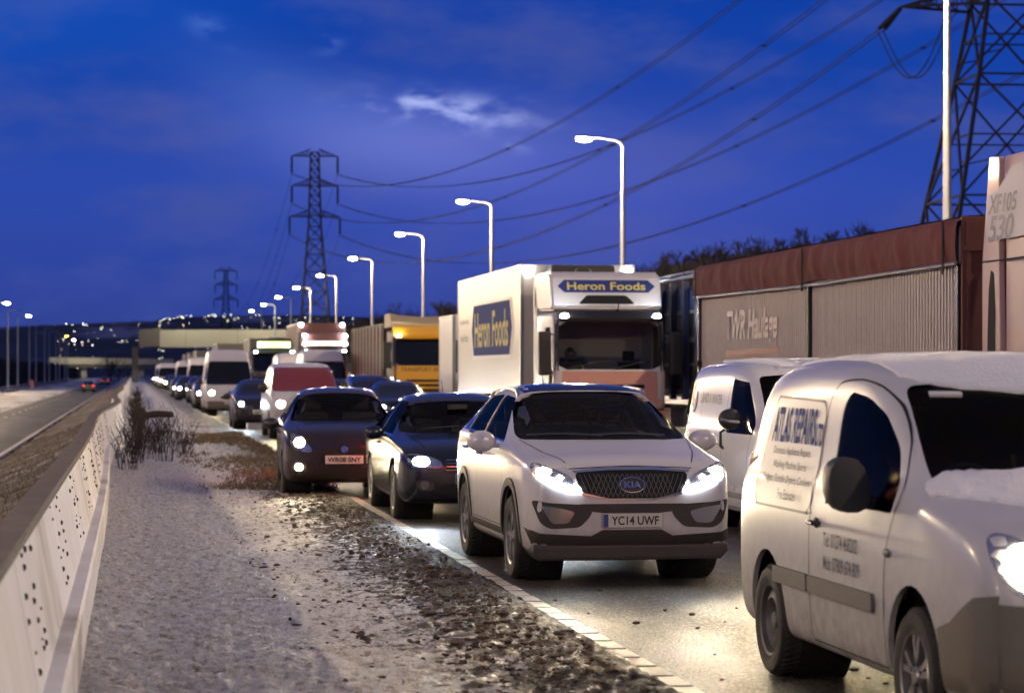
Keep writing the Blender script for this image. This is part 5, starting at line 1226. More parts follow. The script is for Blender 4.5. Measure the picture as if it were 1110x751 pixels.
# frozen mud clods thrown along the road edge
def clods():
    random.seed(11); b = MB(); base = MB().ball((0, 0, 0), 1, n=7, m=5)
    for i in range(9500):
        y = 5 + (random.random() ** 1.9) * 42
        x = random.gauss(2.40, .27) if random.random() < .9 else random.uniform(1.0, 2.6)
        if x > 2.86 or x < .3: continue
        if x > 2.75 and random.random() < .7: continue
        r = abs(random.gauss(0, .009)) + .0035
        if random.random() < .02: r *= 1.9
        sx, sy, sz = r * random.uniform(.6, 1.9), r * random.uniform(.6, 2.0), r * random.uniform(.4, 1.1)
        a = random.random() * 6.28; ca, sa = math.cos(a), math.sin(a); z0 = verge_h(x, y)
        vs = []
        for v in base.v:
            k = 1 + .6 * noise.noise(Vector(v) * 1.9 + Vector((i, 0, 0)))
            p = (v[0] * sx * k, v[1] * sy * k); vs.append((x + p[0] * ca - p[1] * sa, y + p[0] * sa + p[1] * ca, z0 + sz * .3 + v[2] * sz * k))
        b.add(vs, base.f)
    o = b.build('mud_clods', MUD, None, True, fix=False); tag(o, 'dark frozen clods of mud and slush along the road edge', 'mud', kind='stuff')
    b = MB()
    for i in range(60):
        x, y = (random.gauss(4.35, .35), random.gauss(12.2, .9)) if i < 22 else (random.uniform(3.1, 5.2), random.uniform(9, 19))
        r = random.uniform(.008, .024); b.ball((x, y, r * .4), r * random.uniform(.7, 1.5), r * random.uniform(.7, 1.5), r * .6, 7, 5)
    tag(b.build('road_grit', MUD, None, True, fix=False), 'small dark clumps of grit scattered on the wet lane', 'grit', kind='stuff')
clods()
def grass():
    random.seed(5); b = MB()
    for i in range(3600):
        y = random.uniform(34.5, 66); x = random.uniform(.25, 2.9)
        if NZ(x * .8, y * .22, 2) + .25 * (x - 1.2) < random.uniform(-.05, .45): continue
        z = verge_h(x, y)
        for k in range(5):
            a = random.random() * 6.28; l = random.uniform(.02, .10); t = random.uniform(.02, .14); w = .006
            dx, dy = math.cos(a) * t, math.sin(a) * t; px, py = x + random.uniform(-.05, .05), y + random.uniform(-.05, .05)
            b.add([(px - w, py, z), (px + w, py, z), (px + dx * .5 + w * .7, py + dy * .5, z + l * .7), (px + dx, py + dy, z + l), (px + dx * .5 - w * .7, py + dy * .5, z + l * .7)], [(0, 1, 2, 4), (4, 2, 3)])
    tag(b.build('verge_grass', GRASSM, None, fix=False), 'brown dead grass poking through the snow on the verge', 'grass', kind='stuff')
    b = MB()
    for i in range(7000):
        y = 5 + random.random() ** 1.4 * 90; x = random.uniform(-3.9, -1.3)
        z = ground_h(x, y)
        a = random.random() * 6.28; l = random.uniform(.04, .14); t = random.uniform(.02, .12); w = .006; dx, dy = math.cos(a) * t, math.sin(a) * t
        b.add([(x - w, y, z), (x + w, y, z), (x + dx, y + dy, z + l)], [(0, 1, 2)])
    tag(b.build('median_grass', GRASSM, None, fix=False), 'brown dead grass on the bank beyond the barrier', 'grass', kind='stuff')
grass()

# ------------------------------------------------------------------ concrete barrier
def sway(y): return (.05 * math.sin(y * .13) + .10 * math.exp(-((y - 62) / 9) ** 2) - .08 * math.exp(-((y - 44) / 6) ** 2)) * min(1, max(0, (y - 22) / 14)) 
def barrier():
    root = empty('crash_barrier', (0, 0, 0), 0, 'long pale concrete crash barrier with dirty brown top in central reservation', 'barrier')
    prof = [(-.285, 0), (-.285, .37), (-.30, .395), (-.375, .40), (-.385, .42), (-.485, .960), (-.50, .97)]
    cap = [(-.478, .965), (-.478, .995), (-.49, 1.005), (-.635, 1.005), (-.645, .995), (-.645, .965)]
    back = [(-.635, .97), (-.74, .42), (-.90, .38), (-.90, -.2)]
    ys = [-4 + i * 1.0 for i in range(110)] + [106 + i * 6 for i in range(60)]
    def ext(prof, m, name, par, closed=False):
        vs = [(x + sway(y), y, z) for y in ys for x, z in prof]; k = len(prof); kk = k if closed else k - 1
        fs = [(j * k + i, j * k + (i + 1) % k, (j + 1) * k + (i + 1) % k, (j + 1) * k + i) for j in range(len(ys) - 1) for i in range(kk)]
        fs += [tuple(range(k))]
        b = MB(); b.add(vs, fs); return b.build(name, m, par, smooth=.3)
    ext(prof + back, CONC, 'wall', root); ext(cap, CONCTOP, 'cap', root, True)
    for k in range(0, 34):
        y = 4 + k * 3.05; j = MB()
        for (a, b) in zip(prof[:-1], prof[1:]):
            if abs(a[1] - b[1]) < .06: continue
            x0, x1 = a[0] + sway(y) + .0025, b[0] + sway(y) + .0025
            j.add([(x0, y - .008, a[1]), (x0, y + .008, a[1]), (x1, y + .008, b[1]), (x1, y - .008, b[1])], [(0, 1, 2, 3)])
        j.build('joint', mat('joint_dark', (.06, .05, .045), .9), root)
    random.seed(21)
    rest = MB()
    for c in range(11):
        y0 = 6.9 + c * 4.0 + random.uniform(-.3, .3)
        for col in range(3):
            for k in range(7):
                z = .93 - k * .073 + random.uniform(-.03, .03); y = y0 + (col - 1) * .5 + random.uniform(-.22, .22)
                if random.random() < .22: continue
                x = -.385 - (z - .42) / .545 * .10 + sway(y)
                rr = random.uniform(.5, 1.2); b = MB() if c < 5 else rest; b.ball((x + .002, y, z), .010 * rr, .022 * rr, .014 * rr, 8, 5)
                if c < 5: b.build('bolt', DARK, root, smooth=True)
    tag(rest.build('far_bolts', DARK, root, smooth=True), kind='stuff')
    tp = MB()
    for k in range(30):
        y = 6 + k * 3.05; tp.box(-.283 + sway(y), -.268 + sway(y), y - .1, y + .1, .10, .34)
    return root
barrier()
# ------------------------------------------------------------------ street lamps
def street_lamp(loc, arm, label, group, lit=True, energy=0.0, m=None, H=12.0, far=False):
    root = empty('street_lamp', loc, 0, label, 'street lamp', group)
    p = MB(); p.lathe([(.19, 0), (.19, 1.5), (.15, 1.56), (.085, H - .55)], (0, 0, 0), 'z', 12); 
    q = [(0, 0, H - .6), (0, 0, H - .35), (arm * .12, 0, H - .12), (arm * .4, 0, H + .0), (arm * 1.0, 0, H + .08), (arm * 1.45, 0, H + .10)]
    p.path(q, [.08, .075, .07, .06, .05, .045], 8); p.build('pole', GALV, root, smooth=True)
    h = MB(); h.ball((arm * 1.75, 0, H + .10), .40, .15, .085, 16, 8); hd = h.build('lamp_head', GALV, root, smooth=True)
    if lit:
        l = MB(); l.ball((arm * 1.78, 0, H + .02), .36, .17, .11, 14, 8); l.build('lamp_bowl', m or LAMPGLASS, hd, smooth=True)
        if energy: glow(root, (arm * 1.78, 0, H - .12), energy, (1, .74, .44), .12)
    return root
LW = 11000.0
for i, y in enumerate((-12, 26.5, 63.0, 107, 147.5, 183, 223, 263, 302, 340, 379, 418)):
    nm = ['street lamp behind the camera on the right', 'tall street lamp on the right just out of frame', 'thick lamp post rising behind the maroon trailer, its head above the picture', 'brightest street lamp, directly above the supermarket lorry', 'lit street lamp between the supermarket lorry and the yellow lorry', 'lit street lamp above the yellow lorry roof',
          'fourth lit street lamp counting away from the brightest one', 'fifth street lamp counting away from the brightest one', 'sixth street lamp beside the far pylon foot', 'small street lamp just left of the tall pylon', 'smaller distant street lamp left of the pylon', 'farthest small street lamp over the bridge'][i]
    street_lamp((21.65, y, .1), -1, nm, 'street lamps along the jammed carriageway', energy=LW if i < 9 else 0, m=LAMPGLASS if i < 6 else LAMPFAR)
for y in (64, 102, 143, 181, 219, 257, 295, 333):
    street_lamp((-18.6, y, -1.1), 1, 'street lamp of the left hand row, out of frame', 'street lamps beside the clear carriageway', energy=LW, m=LAMPFAR)
for i, y in enumerate([-14, 24] + [371 + 38 * k for k in range(10)]):
    lit = i < 2 or i in (3, 9, 11)
    nm = 'left hand street lamp near the camera, out of frame' if i < 2 else ['unlit grey lamp post at the left edge of the picture', 'lit street lamp second from the left edge', 'unlit post third from the left edge', 'unlit post fourth from the left edge', 'unlit post fifth from the left edge', 'unlit post sixth from the left edge', 'unlit post seventh from the left edge', 'orange sodium street lamp over the far bridge', 'unlit post right of the orange lamp', 'white lit lamp beyond the orange lamp'][i - 2]
    street_lamp((-18.6 - (.3 if i % 2 else 0), y, -1.1), 1, nm, 'street lamps beside the clear carriageway', lit=lit, energy=LW if i < 2 else 0, m=LAMPOR if i == 9 else LAMPFAR)

# ------------------------------------------------------------------ pylons and overhead lines
def pylon(name, loc, label, prof, arms, rz=0, thick=1.0, strings='drop'):
    """prof: (z, half width); arms: (z, half length); returns the wire attachment points"""
    root = empty(name, loc, rz, label, 'pylon')
    b = MB(); t = .11 * thick
    def w_at(z): return lerp_prof(prof, z)
    zs = []; z = 0
    top = prof[-1][0]
    while z < top - .4: zs.append(z); z += max(1.3, w_at(z) * 1.75)
    zs.append(top)
    cs = ((-1, -1), (1, -1), (1, 1), (-1, 1))
    for a, c in zip(zs[:-1], zs[1:]):
        wa, wc = w_at(a), w_at(c)
        for i in range(4):
            p, q = cs[i], cs[(i + 1) % 4]
            b.tube((p[0] * wa, p[1] * wa, a), (p[0] * wc, p[1] * wc, c), t, n=4, cap=False)
            A = Vector((p[0] * wa, p[1] * wa, a)); B = Vector((q[0] * wa, q[1] * wa, a)); C_ = Vector((p[0] * wc, p[1] * wc, c)); D = Vector((q[0] * wc, q[1] * wc, c))
            b.tube(A, D, t * .6, n=4, cap=False); b.tube(B, C_, t * .6, n=4, cap=False); b.tube(C_, D, t * .55, n=4, cap=False)
            if wa > 1.8:
                X = (A + D + B + C_) / 4
                for e in ((A + C_) / 2, (B + D) / 2): b.tube(X, e, t * .4, n=4, cap=False); 
                b.tube((A * .75 + C_ * .25), (A * .7 + D * .3), t * .35, n=4, cap=False); b.tube((B * .75 + D * .25), (B * .7 + C_ * .3), t * .35, n=4, cap=False)
    b.build('lattice', PYL, root)
    pts = []
    for z, h in arms:
        for s in (-1, 1):
            a = MB(); w = w_at(z); tip = Vector((s * h, 0, z))
            for y in (-w, w):
                a.tube((s * w, y, z), tip, t * .7, n=4); a.tube((s * w, y, z + .9 * thick), tip, t * .6, n=4)
                for k in range(1, 5):
                    f = k / 5; p0 = Vector((s * w, y, z)).lerp(tip, f); p1 = Vector((s * w, y, z + .9 * thick)).lerp(tip, f); p2 = Vector((s * w, y, z)).lerp(tip, f - .2)
                    a.tube(p0, p1, t * .35, n=4); a.tube(p1, p2, t * .35, n=4)
            for k in range(1, 5):
                f = k / 5; a.tube(Vector((s * w, -w, z)).lerp(tip, f), Vector((s * w, w, z)).lerp(tip, f - .15), t * .35, n=4)
            ar = a.build('cross_arm', PYL, root)
            if strings == 'drop':
                q = MB(); q.tube(tip, tip + Vector((0, 0, -2.7)), .13, n=6)
                for k in range(12): q.tube(tip + Vector((0, 0, -.3 - k * .19)), tip + Vector((0, 0, -.38 - k * .19)), .2, n=8)
                q.build('insulator', PYL, ar); pts.append(tip + Vector((0, 0, -2.8)))
            else:
                e = tip + Vector((-.45, 4.0, -1.0)); q = MB()
                for off in (-.22, .22):
                    q.tube(tip + Vector((off * .3, 0, 0)), e + Vector((off, 0, 0)), .05, n=6)
                    for k in range(16):
                        f = .1 + k * .052; c0 = tip.lerp(e, f) + Vector((off * f, 0, 0)); c1 = tip.lerp(e, f + .022) + Vector((off * f, 0, 0)); q.tube(c0, c1, .15, n=8)
                q.build('insulator', PYL, ar)
                lp = MB(); n = 16; e2 = tip + Vector((.6, -4.5, -1.0)) if s < 0 else tip + Vector((.3, -4.5, -1))
                for off in (-.2, .2): lp.path([e.lerp(Vector((tip.x + 3.0 * (1 if s < 0 else -1) , tip.y - 1.5, tip.z - .6)), k / n) + Vector((off, 0, -3.6 * math.sin(math.pi * min(1, k / n * 1.05)) )) for k in range(n + 1)], .045, 5)
                lp.build('jumper_cable', PYL, ar); pts.append(e)
    M = Matrix.Translation(loc) @ Matrix.Rotation(rz, 4, 'Z')
    return root, [M @ p for p in pts]
P2 = pylon('pylon', (27.7, 377.3, .5), 'tall black lattice pylon standing left of centre above the street lamps', [(0, 3.1), (11, 2.0), (24, .95), (35.2, .62)], [(25.2, 3.9), (30.0, 3.55), (34.6, 3.55)], thick=1.15)
P1 = pylon('pylon', (56.0, 150.4, 1.6), 'huge black lattice pylon cut by the top right corner', [(0, 6.4), (11, 4.5), (23, 2.15), (37, 1.4)], [(23.6, 7.2), (29.2, 6.4), (34.6, 5.8)], rz=R(-4), thick=1.55, strings='tension')
P3 = pylon('pylon', (30.2, 813, .5), 'small far pylon over the distant bridge', [(0, 3.1), (11, 2.0), (24, .95), (35.2, .5)], [(25.2, 3.9), (30.0, 3.6), (34.6, 3.6)], thick=1.6)
def wires(A, B, sag, r0, label, group):
    for i, (a, c) in enumerate(zip(A, B)):
        for off in ((-.2, .2) if r0 > .03 else (0,)):
            b = MB(); pts = []
            for k in range(49):
                t = k / 48; p = a.lerp(c, t); pts.append(p + Vector((off, 0, -4 * sag * t * (1 - t))))
            if off in (-.2, 0): cu = MB(); 
            cu.path(pts, r0, 5)
        for k in range(3, 46, 8):
            t = k / 48; p = a.lerp(c, t) + Vector((0, 0, -4 * sag * t * (1 - t))); cu.tube(p - Vector((.25, 0, 0)), p + Vector((.25, 0, 0)), r0 * 1.6, n=5)
        side = 'left' if i % 2 == 0 else 'right'; lv = ('lowest', 'middle', 'top')[i // 2]
        tag(cu.build('overhead_line', PYL, None), f'{lv} {side} overhead power line {label}', 'power line', group)
wires(P2[1], P1[1], 9.0, .038, 'sagging from the tall pylon to the corner pylon', 'power lines to the corner pylon')
wires(P3[1], P2[1], 16, .03, 'running from the tall pylon to the small far one', 'power lines to the far pylon')

# ------------------------------------------------------------------ bridges
def bridge():
    root = empty('road_bridge', (0, 0, 0), 0, 'long concrete road bridge with pale lit parapet crossing over the traffic jam', 'bridge')
    d = MB(); d.box(1, 62, 383, 392, 5.6, 6.6); d.build('deck', BRIDGED, root)
    for (x0, x1, m) in ((0.8, 4, BRIDGED), (4, 62, BRIDGEC)):  # left end in darker concrete paints the unlit fade of the parapet
        p = MB(); p.prism([(x0, 5.55), (x1, 5.75), (x1, 8.55), (x0, 8.25)], 'y', 382.4, 382.9); p.build('parapet', m, root, bevel=.03)
    for x in (0.2, 17.4):
        c = MB(); c.box(x - .5, x + .5, 385, 390, -.5, 5.6); c.build('pier', BRIDGED, root, bevel=.05)
    for k in range(6): j = MB(); j.box(8 + k * 8, 8.05 + k * 8, 382.38, 382.4, 5.8, 8.5); j.build('panel_joint', BRIDGED, root)
    for x in (8, 20, 32): glow(root, (x, 377, 13.5), 2600, (1, .93, .66), .3)
    e = empty('far_road_bridge', (0, 0, 0), 0, 'thin distant bridge on a pale pillar over the clear carriageway', 'bridge')
    d = MB(); d.prism([(-34, 4.9), (16, 4.6), (16, 7.0), (-34, 7.6)], 'y', 1000, 1010); d.build('deck', BRIDGEC, e)
    d = MB(); d.prism([(-34, 3.6), (16, 3.4), (16, 4.5), (-34, 4.8)], 'y', 1001, 1009); d.build('beam', BRIDGED, e)
    for x in (-20, 3): c = MB(); c.box(x - 1.1, x + 1.1, 1003, 1007, -2, 3.6); c.build('pier', BRIDGEC, e)
    glow(e, (-22, 985, 14), 9000, (1, .9, .6), .3)
bridge()
def embank():
    b = MB(); n = 40; vs = []
    for i in range(n + 1):
        x = -200 + i * 5.0
        hh = 8 + 3 * NZ(x * .02, 2) if x < -14 else 8 * max(0, (-x - 2) / 12)
        for (dy, k) in ((-26, 0), (-8, .8), (0, 1), (30, 1), (60, 0)): vs.append((x, 560 + dy, -1.5 + hh * k))
    b.add(vs, [(i * 5 + j, (i + 1) * 5 + j, (i + 1) * 5 + j + 1, i * 5 + j + 1) for i in range(n) for j in range(4)])
# ------------------------------------------------------------------ bare winter trees
def tree_mesh(seed, H=8.0, spread=.42, dens=1.0):
    random.seed(seed); t = MB(); tw = MB()
    def grow_(p, d, l, r, lev):
        q = p + d * l; 
        mid = p.lerp(q, .5) + Vector((random.uniform(-.04, .04), random.uniform(-.04, .04), 0)) * l
        (t if lev < 2 else tw).path([p, mid, q], [r, r * .85, r * .68], 5 if lev < 2 else 3)
        if lev >= 5: return
        n = (3 if lev < 4 else 4) if random.random() < .75 * dens + .1 else 2
        for k in range(n):
            a = random.random() * 6.28; s = spread * random.uniform(.6, 1.5)
            u = d.orthogonal().normalized(); w = d.cross(u); nd = (d + (u * math.cos(a) + w * math.sin(a)) * s + Vector((0, 0, .10))).normalized()
            st = p.lerp(q, random.uniform(.55, 1.0)); grow_(st, nd, l * random.uniform(.60, .86), max(.024, r * .56), lev + 1)
    grow_(Vector((0, 0, 0)), Vector((0, 0, 1)), H * .28, H * .022, 0)
    return t.mesh('trunk'), tw.mesh('crown')
TREES = [tree_mesh(s, 8.0, sp) for s, sp in ((1, .5), (2, .42), (3, .58), (4, .5), (5, .46))]
for a, c in TREES: a.materials.append(BARK); c.materials.append(BARK)
def tree(loc, h, k, label, group):
    root = empty('bare_tree', loc, random.random() * 6, label, 'tree', group); root.scale = (h / 8 * 1.15, h / 8 * 1.15, h / 8)
    for nm, me in zip(('trunk', 'crown'), TREES[k]):
        o = bpy.data.objects.new(nm, me); COL.objects.link(o); o.parent = root
random.seed(40)
for i in range(46):
    x = random.uniform(28, 39); y = random.uniform(118, 185); tree((x, y, ground_h(x, y) - .2), random.uniform(3.4, 5.0), i % 5, 'bare bushy tree on the dark bank behind the maroon trailer', 'bare trees on the bank behind the trailer')
for i in range(60):
    y = random.uniform(200, 345); x = random.uniform(23.5, 42); tree((x, y, ground_h(x, y) - .2), random.uniform(6.0, 9.6), i % 5, 'bare winter tree in the row behind the yellow lorry', 'bare trees behind the yellow lorry')
for i in range(60):
    y = 385 + i * 12 + random.uniform(-5, 5); x = -22.5 - random.random() * 14; tree((x, y, ground_h(x, y) - .2), random.uniform(5.5, 8.5), i % 5, 'bare tree in the dark row beside the clear carriageway', 'bare trees beside the clear carriageway')
for i in range(26):
    y = random.uniform(420, 900); x = random.uniform(-17, 0) if y > 640 and i % 2 else random.uniform(22, 60); tree((x, y, ground_h(x, y) - .2), random.uniform(6, 11), i % 5, 'far bare tree beyond the bridges', 'far bare trees beyond the bridges')
def wood():
    random.seed(9); b = MB()
    for i in range(9000):
        y = random.uniform(395, 1150); x = -26 - random.random() * 90
        z = ground_h(x, y); h = random.uniform(2.5, 6.5); a = random.random() * 3.14; w = random.uniform(.6, 1.6)
        for k in range(3):
            a2 = a + k * 1.05; dx, dy = math.cos(a2) * w, math.sin(a2) * w
            b.tube((x, y, z), (x + dx * .6, y + dy * .6, z + h), .30, .06, n=3, cap=False)
    tag(b.build('far_thicket', BARK, None, fix=False), 'dark thicket beyond the clear carriageway', 'thicket', kind='stuff')
wood()
def bank_scrub():
    random.seed(19); b = MB()
    for i in range(5200):
        y = random.uniform(112, 200); x = random.uniform(26, 41); z = ground_h(x, y) - .1; h = random.uniform(.8, 2.4); a = random.random() * 6.28; w = random.uniform(.2, .9)
        for k in range(3): b.tube((x, y, z), (x + math.cos(a + k * 2.1) * w, y + math.sin(a + k * 2.1) * w, z + h), .10, .025, n=3, cap=False)
    tag(b.build('bank_scrub', BARK, None, fix=False), 'dark scrub covering the bank behind the maroon trailer', 'scrub', kind='stuff')
bank_scrub()
# dead weeds and scrub beside the barrier
def weed(x, y, h, seed, label, spread=.3):
    random.seed(seed); b = MB(); z0 = verge_h(x, y) - .02
    sv = MB()
    for k in range(20):
        a = random.random() * 6.28; t = random.uniform(.05, spread); l = h * random.uniform(.45, 1.0)
        p = Vector((random.uniform(-.16, .16), random.uniform(-.3, .3), 0)); q = p + Vector((math.cos(a) * t, math.sin(a) * t, l)); m = p.lerp(q, .5) + Vector((random.uniform(-.05, .05), random.uniform(-.05, .05), 0))
        b.path([p, m, q], [.006, .005, .003], 4)
        for j in range(7):
            f = random.uniform(.3, 1); c = p.lerp(q, f); a2 = random.random() * 6.28; l2 = random.uniform(.06, .22) * h
            e = c + Vector((math.cos(a2) * l2 * .6, math.sin(a2) * l2 * .6, l2)); b.tube(c, e, .005, .003, n=3)
            b.ball(tuple(e), .007, .007, .013, 5, 3)
    o = b.build('dead_weed', TWIG, None, fix=False); o.location = (x, y, z0); tag(o, label, 'weed', 'dead weeds by the barrier')
weed(.02, 44.5, 1.05, 1, 'tallest dark weed clump against the barrier', .38); weed(.22, 46.5, .95, 2, 'spreading weed clump just right of the tallest one', .4); weed(.55, 45.0, .95, 3, 'low twiggy weed clump right of the barrier clumps', .35)
weed(.95, 47.5, .7, 4, 'small weed clump nearest the grassy patch', .3); weed(-.02, 49, 1.1, 5, 'weed clump farther along the barrier foot', .3); weed(.45, 50, .9, 6, 'weed clump behind the fallen post'); weed(-.1, 41.5, .7, 7, 'small thin weed nearest the camera at barrier foot', .2)
fp = MB(); fp.path([(.22, 52.3, .80), (.5, 52.2, .84), (.80, 52.0, .83)], [.07, .075, .065], 8); fp.ball((.12, 52.4, .84), .15, .14, .15, 12, 8); fp.tube((.12, 52.4, 0), (.12, 52.4, .85), .05)
tag(fp.build('broken_sign_post', TWIG, None, True), 'dark broken post lying level above the weeds', 'post')
def scrub(x, y, h, w, seed, label):
    random.seed(seed); b = MB()
    for k in range(int(260 * w)):
        a = random.random() * 6.28; zz = random.random() ** .7 * h; rr = w * math.sqrt(random.random()) * (1.15 - zz / h * .8)
        c = Vector((math.cos(a) * rr, math.sin(a) * rr, zz)); e = c + Vector((random.uniform(-.2, .2), random.uniform(-.2, .2), random.uniform(.05, .3))); b.tube(c, e, .013, .005, n=3)
    b.path([(0, 0, 0), (.03, 0, h * .5), (0, .05, h)], [.05, .03, .01], 5)
    o = b.build('evergreen_shrub', TWIG, None, fix=False); o.location = (x, y, 0); tag(o, label, 'shrub', 'dark shrubs along the barrier')
scrub(.12, 62, 1.25, .10, 1, 'tall dark shrub rising beside the barrier bend'); scrub(.0, 69, .8, .12, 2, 'dark shrub just beyond the tall one at the barrier'); scrub(.05, 78, .8, .3, 3, 'farther dark shrub along the barrier'); scrub(.1, 95, .9, .4, 4, 'farthest dark shrub along the barrier')

# ------------------------------------------------------------------ roadside furniture of the clear carriageway
sf = empty('safety_fence', (0, 0, 0), 0, 'low dark steel safety fence along the far verge of the clear carriageway', 'fence')
b = MB(); b.box(-16.55, -16.45, 60, 900, -.55, -.27); b.build('beam', PLAST, sf)
for k in range(60): b = MB(); b.box(-16.7, -16.56, 60 + k * 9.6, 60.1 + k * 9.6, -1.1, -.3); b.build('post', PLAST, sf)
mp = empty('marker_post', (-15.2, 375, -1), 0, 'short orange marker post beside the clear carriageway', 'marker post'); b = MB(); b.box(-.1, .1, -.05, .05, 0, 1.2); b.build('post', mat('marker_white', (.6, .55, .5), .5), mp); b = MB(); b.box(-.22, .22, -.07, -.05, .5, 1.5); b.build('marker_board', mat('marker_orange', (.65, .14, .05), .5), mp)
rs = empty('road_sign', (-16.9, 305, -1), 0, 'small pale road sign on the left edge of the picture', 'road sign'); b = MB(); b.tube((0, 0, 0), (0, 0, 1.4), .06); b.build('post', GALV, rs); b = MB(); b.box(-.5, .5, -.06, -.03, .9, 2.1); b.build('sign_face', mat('sign_pale', (.25, .4, .5), .4), rs, bevel=.02)

# town lights on the far hills, one mass
def town():
    random.seed(77); groups = {}
    for nm, col, es in (('white', (1, .97, .9), 16), ('warm', (1, .60, .28), 14), ('green', (.9, 1, .5), 12)): groups[nm] = (MB(), mat('town_light_' + nm, (1, 1, 1), .5, emit=col, es=es))
    for i in range(230):
        y = random.uniform(1400, 2700); px = random.uniform(60, 400) if i % 3 else random.uniform(170, 330)
        x = (px - 145) / 2640 * y * 1.01; z = ground_h(x, y) + random.uniform(1, 4)
        nm = random.choice(('white', 'white', 'warm', 'green', 'white')); r = random.uniform(.10, .30) * y / 2500
        groups[nm][0].ball((x, y, z), r, r, r, 8, 6)
    for nm, (b, m) in groups.items(): tag(b.build('town_lights', m, None, fix=False), f'distant {nm} lights of the town on the far hillside', 'town lights', kind='stuff')
town()
# ------------------------------------------------------------------ the traffic
def snow_cap(bv, outl, root, name, base, lump, cell=.05, off=.0):
    return patch(bv, outl, 'top', 1, SNOW, name, root, off=base, thick=base + .02, cell=cell, lump=lump, smooth=2.0)
def wobble(pts, k, sc=5, seed=0):
    return [(u + k * noise.noise(Vector((u * sc, v * sc, seed))), v + k * noise.noise(Vector((u * sc, v * sc, seed + 9)))) for u, v in pts]
def dense(pts, d=.05):
    o = []
    for i in range(len(pts)):
        a = Vector(pts[i]); b = Vector(pts[(i + 1) % len(pts)]); n = max(1, int((b - a).length / d)); o += [tuple(a.lerp(b, j / n)) for j in range(n)]
    return o

# near white van, right foreground
van, bv = make_van('panel_van', (4.49, 12.15, 0), VR, 'white snow-topped repair van with blue lettering in right foreground', WPAINT, 'panel')
snow_cap(bv, wobble(dense(rnd([(.42, -.70), (.58, -.3), (.60, .3), (.42, .72), (.1, .70), (-1.9, .64), (-2.02, .4), (-2.02, -.4), (-1.9, -.63), (.1, -.69)], 1)), .022, 5), van, 'roof_snow', .006, .012, .055)
snow_cap(bv, wobble(dense(rnd([(1.09, -.80), (1.16, -.3), (1.17, .3), (1.09, .80), (1.36, .84), (1.62, .5), (1.50, 0), (1.62, -.45), (1.34, -.84)], 1)), .06, 8, 3), van, 'bonnet_snow', .004, .030, .03)
text('ATLAS REPAIRS', .20, .92, (-1.08, 1.43), LETBLUE, 'van_lettering', van, bold=.03, bvh=bv, space=1.06); text('LTD', .12, .14, (-.54, 1.39), LETBLUE, 'van_lettering', van, bold=.03, bvh=bv)
patch(bv, rect(-.60, -.44, 1.615, 1.632, .004), 'front', 1, WPANEL, 'windscreen_sticker', van, off=.004)
for i, (t_, w_, h_) in enumerate((('Domestic Appliance Repairs', .78, .055), ('Washing Machine Spares', .70, .055), ('Fridges, Tumble Dryers, Cookers', .98, .055), ('Free Estimates', .36, .055))):
    text(t_, h_, w_, (-1.06 + (.06 if i == 3 else 0), 1.28 - i * .078), LETGREY, 'van_lettering', van, bvh=bv)
text('Tel: 01274 468202', .075, .60, (.08, .855), LETGREY, 'door_lettering', van, bold=.01, bvh=bv)
text('Mob: 07809 674 809', .075, .64, (.10, .735), LETGREY, 'door_lettering', van, bold=.01, bvh=bv)
person((4.49 - .40, 12.15 + .32, .84), VR, CLOTH, 'driver in a dull red jacket seated behind the wheel of the near van')
# white SUV
suv = make_suv('suv_car', (3.965, 21.53, 0), VR + R(.6), 'white SUV with black roof and blazing headlights, plate YC14 UWF')
suv.scale = (1, .94, 1)
# white van with logo
van2, bv2 = make_van('delivery_van', (7.18, 25.35, 0), VR, 'clean white van with round gold logo, between the SUV and near van', LWWHITE, 'delivery')
text('LAND', .11, .40, (-1.34, 1.44), LETNAVY, 'van_lettering', van2, bold=.03, bvh=bv2); text('&', .09, .08, (-1.06, 1.435), LETRED, 'van_lettering', van2, bvh=bv2); text('WATER', .11, .46, (-.74, 1.43), LETNAVY, 'van_lettering', van2, bold=.03, bvh=bv2)
def arc(cx, cy, r0, r1, a0, a1, n=14):
    return [(cx + r1 * math.cos(R(a0 + (a1 - a0) * i / n)), cy + r1 * math.sin(R(a0 + (a1 - a0) * i / n))) for i in range(n + 1)] + [(cx + r0 * math.cos(R(a1 - (a1 - a0) * i / n)), cy + r0 * math.sin(R(a1 - (a1 - a0) * i / n))) for i in range(n + 1)]
patch(bv2, arc(-1.90, 1.48, .06, .14, 60, 300), 'side', -1, GOLD, 'logo', van2, off=.005); patch(bv2, arc(-1.86, 1.42, .06, .15, 200, 400), 'side', -1, LETNAVY, 'logo', van2, off=.007)
snow_cap(bv2, wobble(dense(rnd([(.3, -.6), (.42, 0), (.3, .6), (-1.9, .62), (-2.0, 0), (-1.9, -.62)], 1)), .05, 5), van2, 'roof_snow', .012, .018, .08)
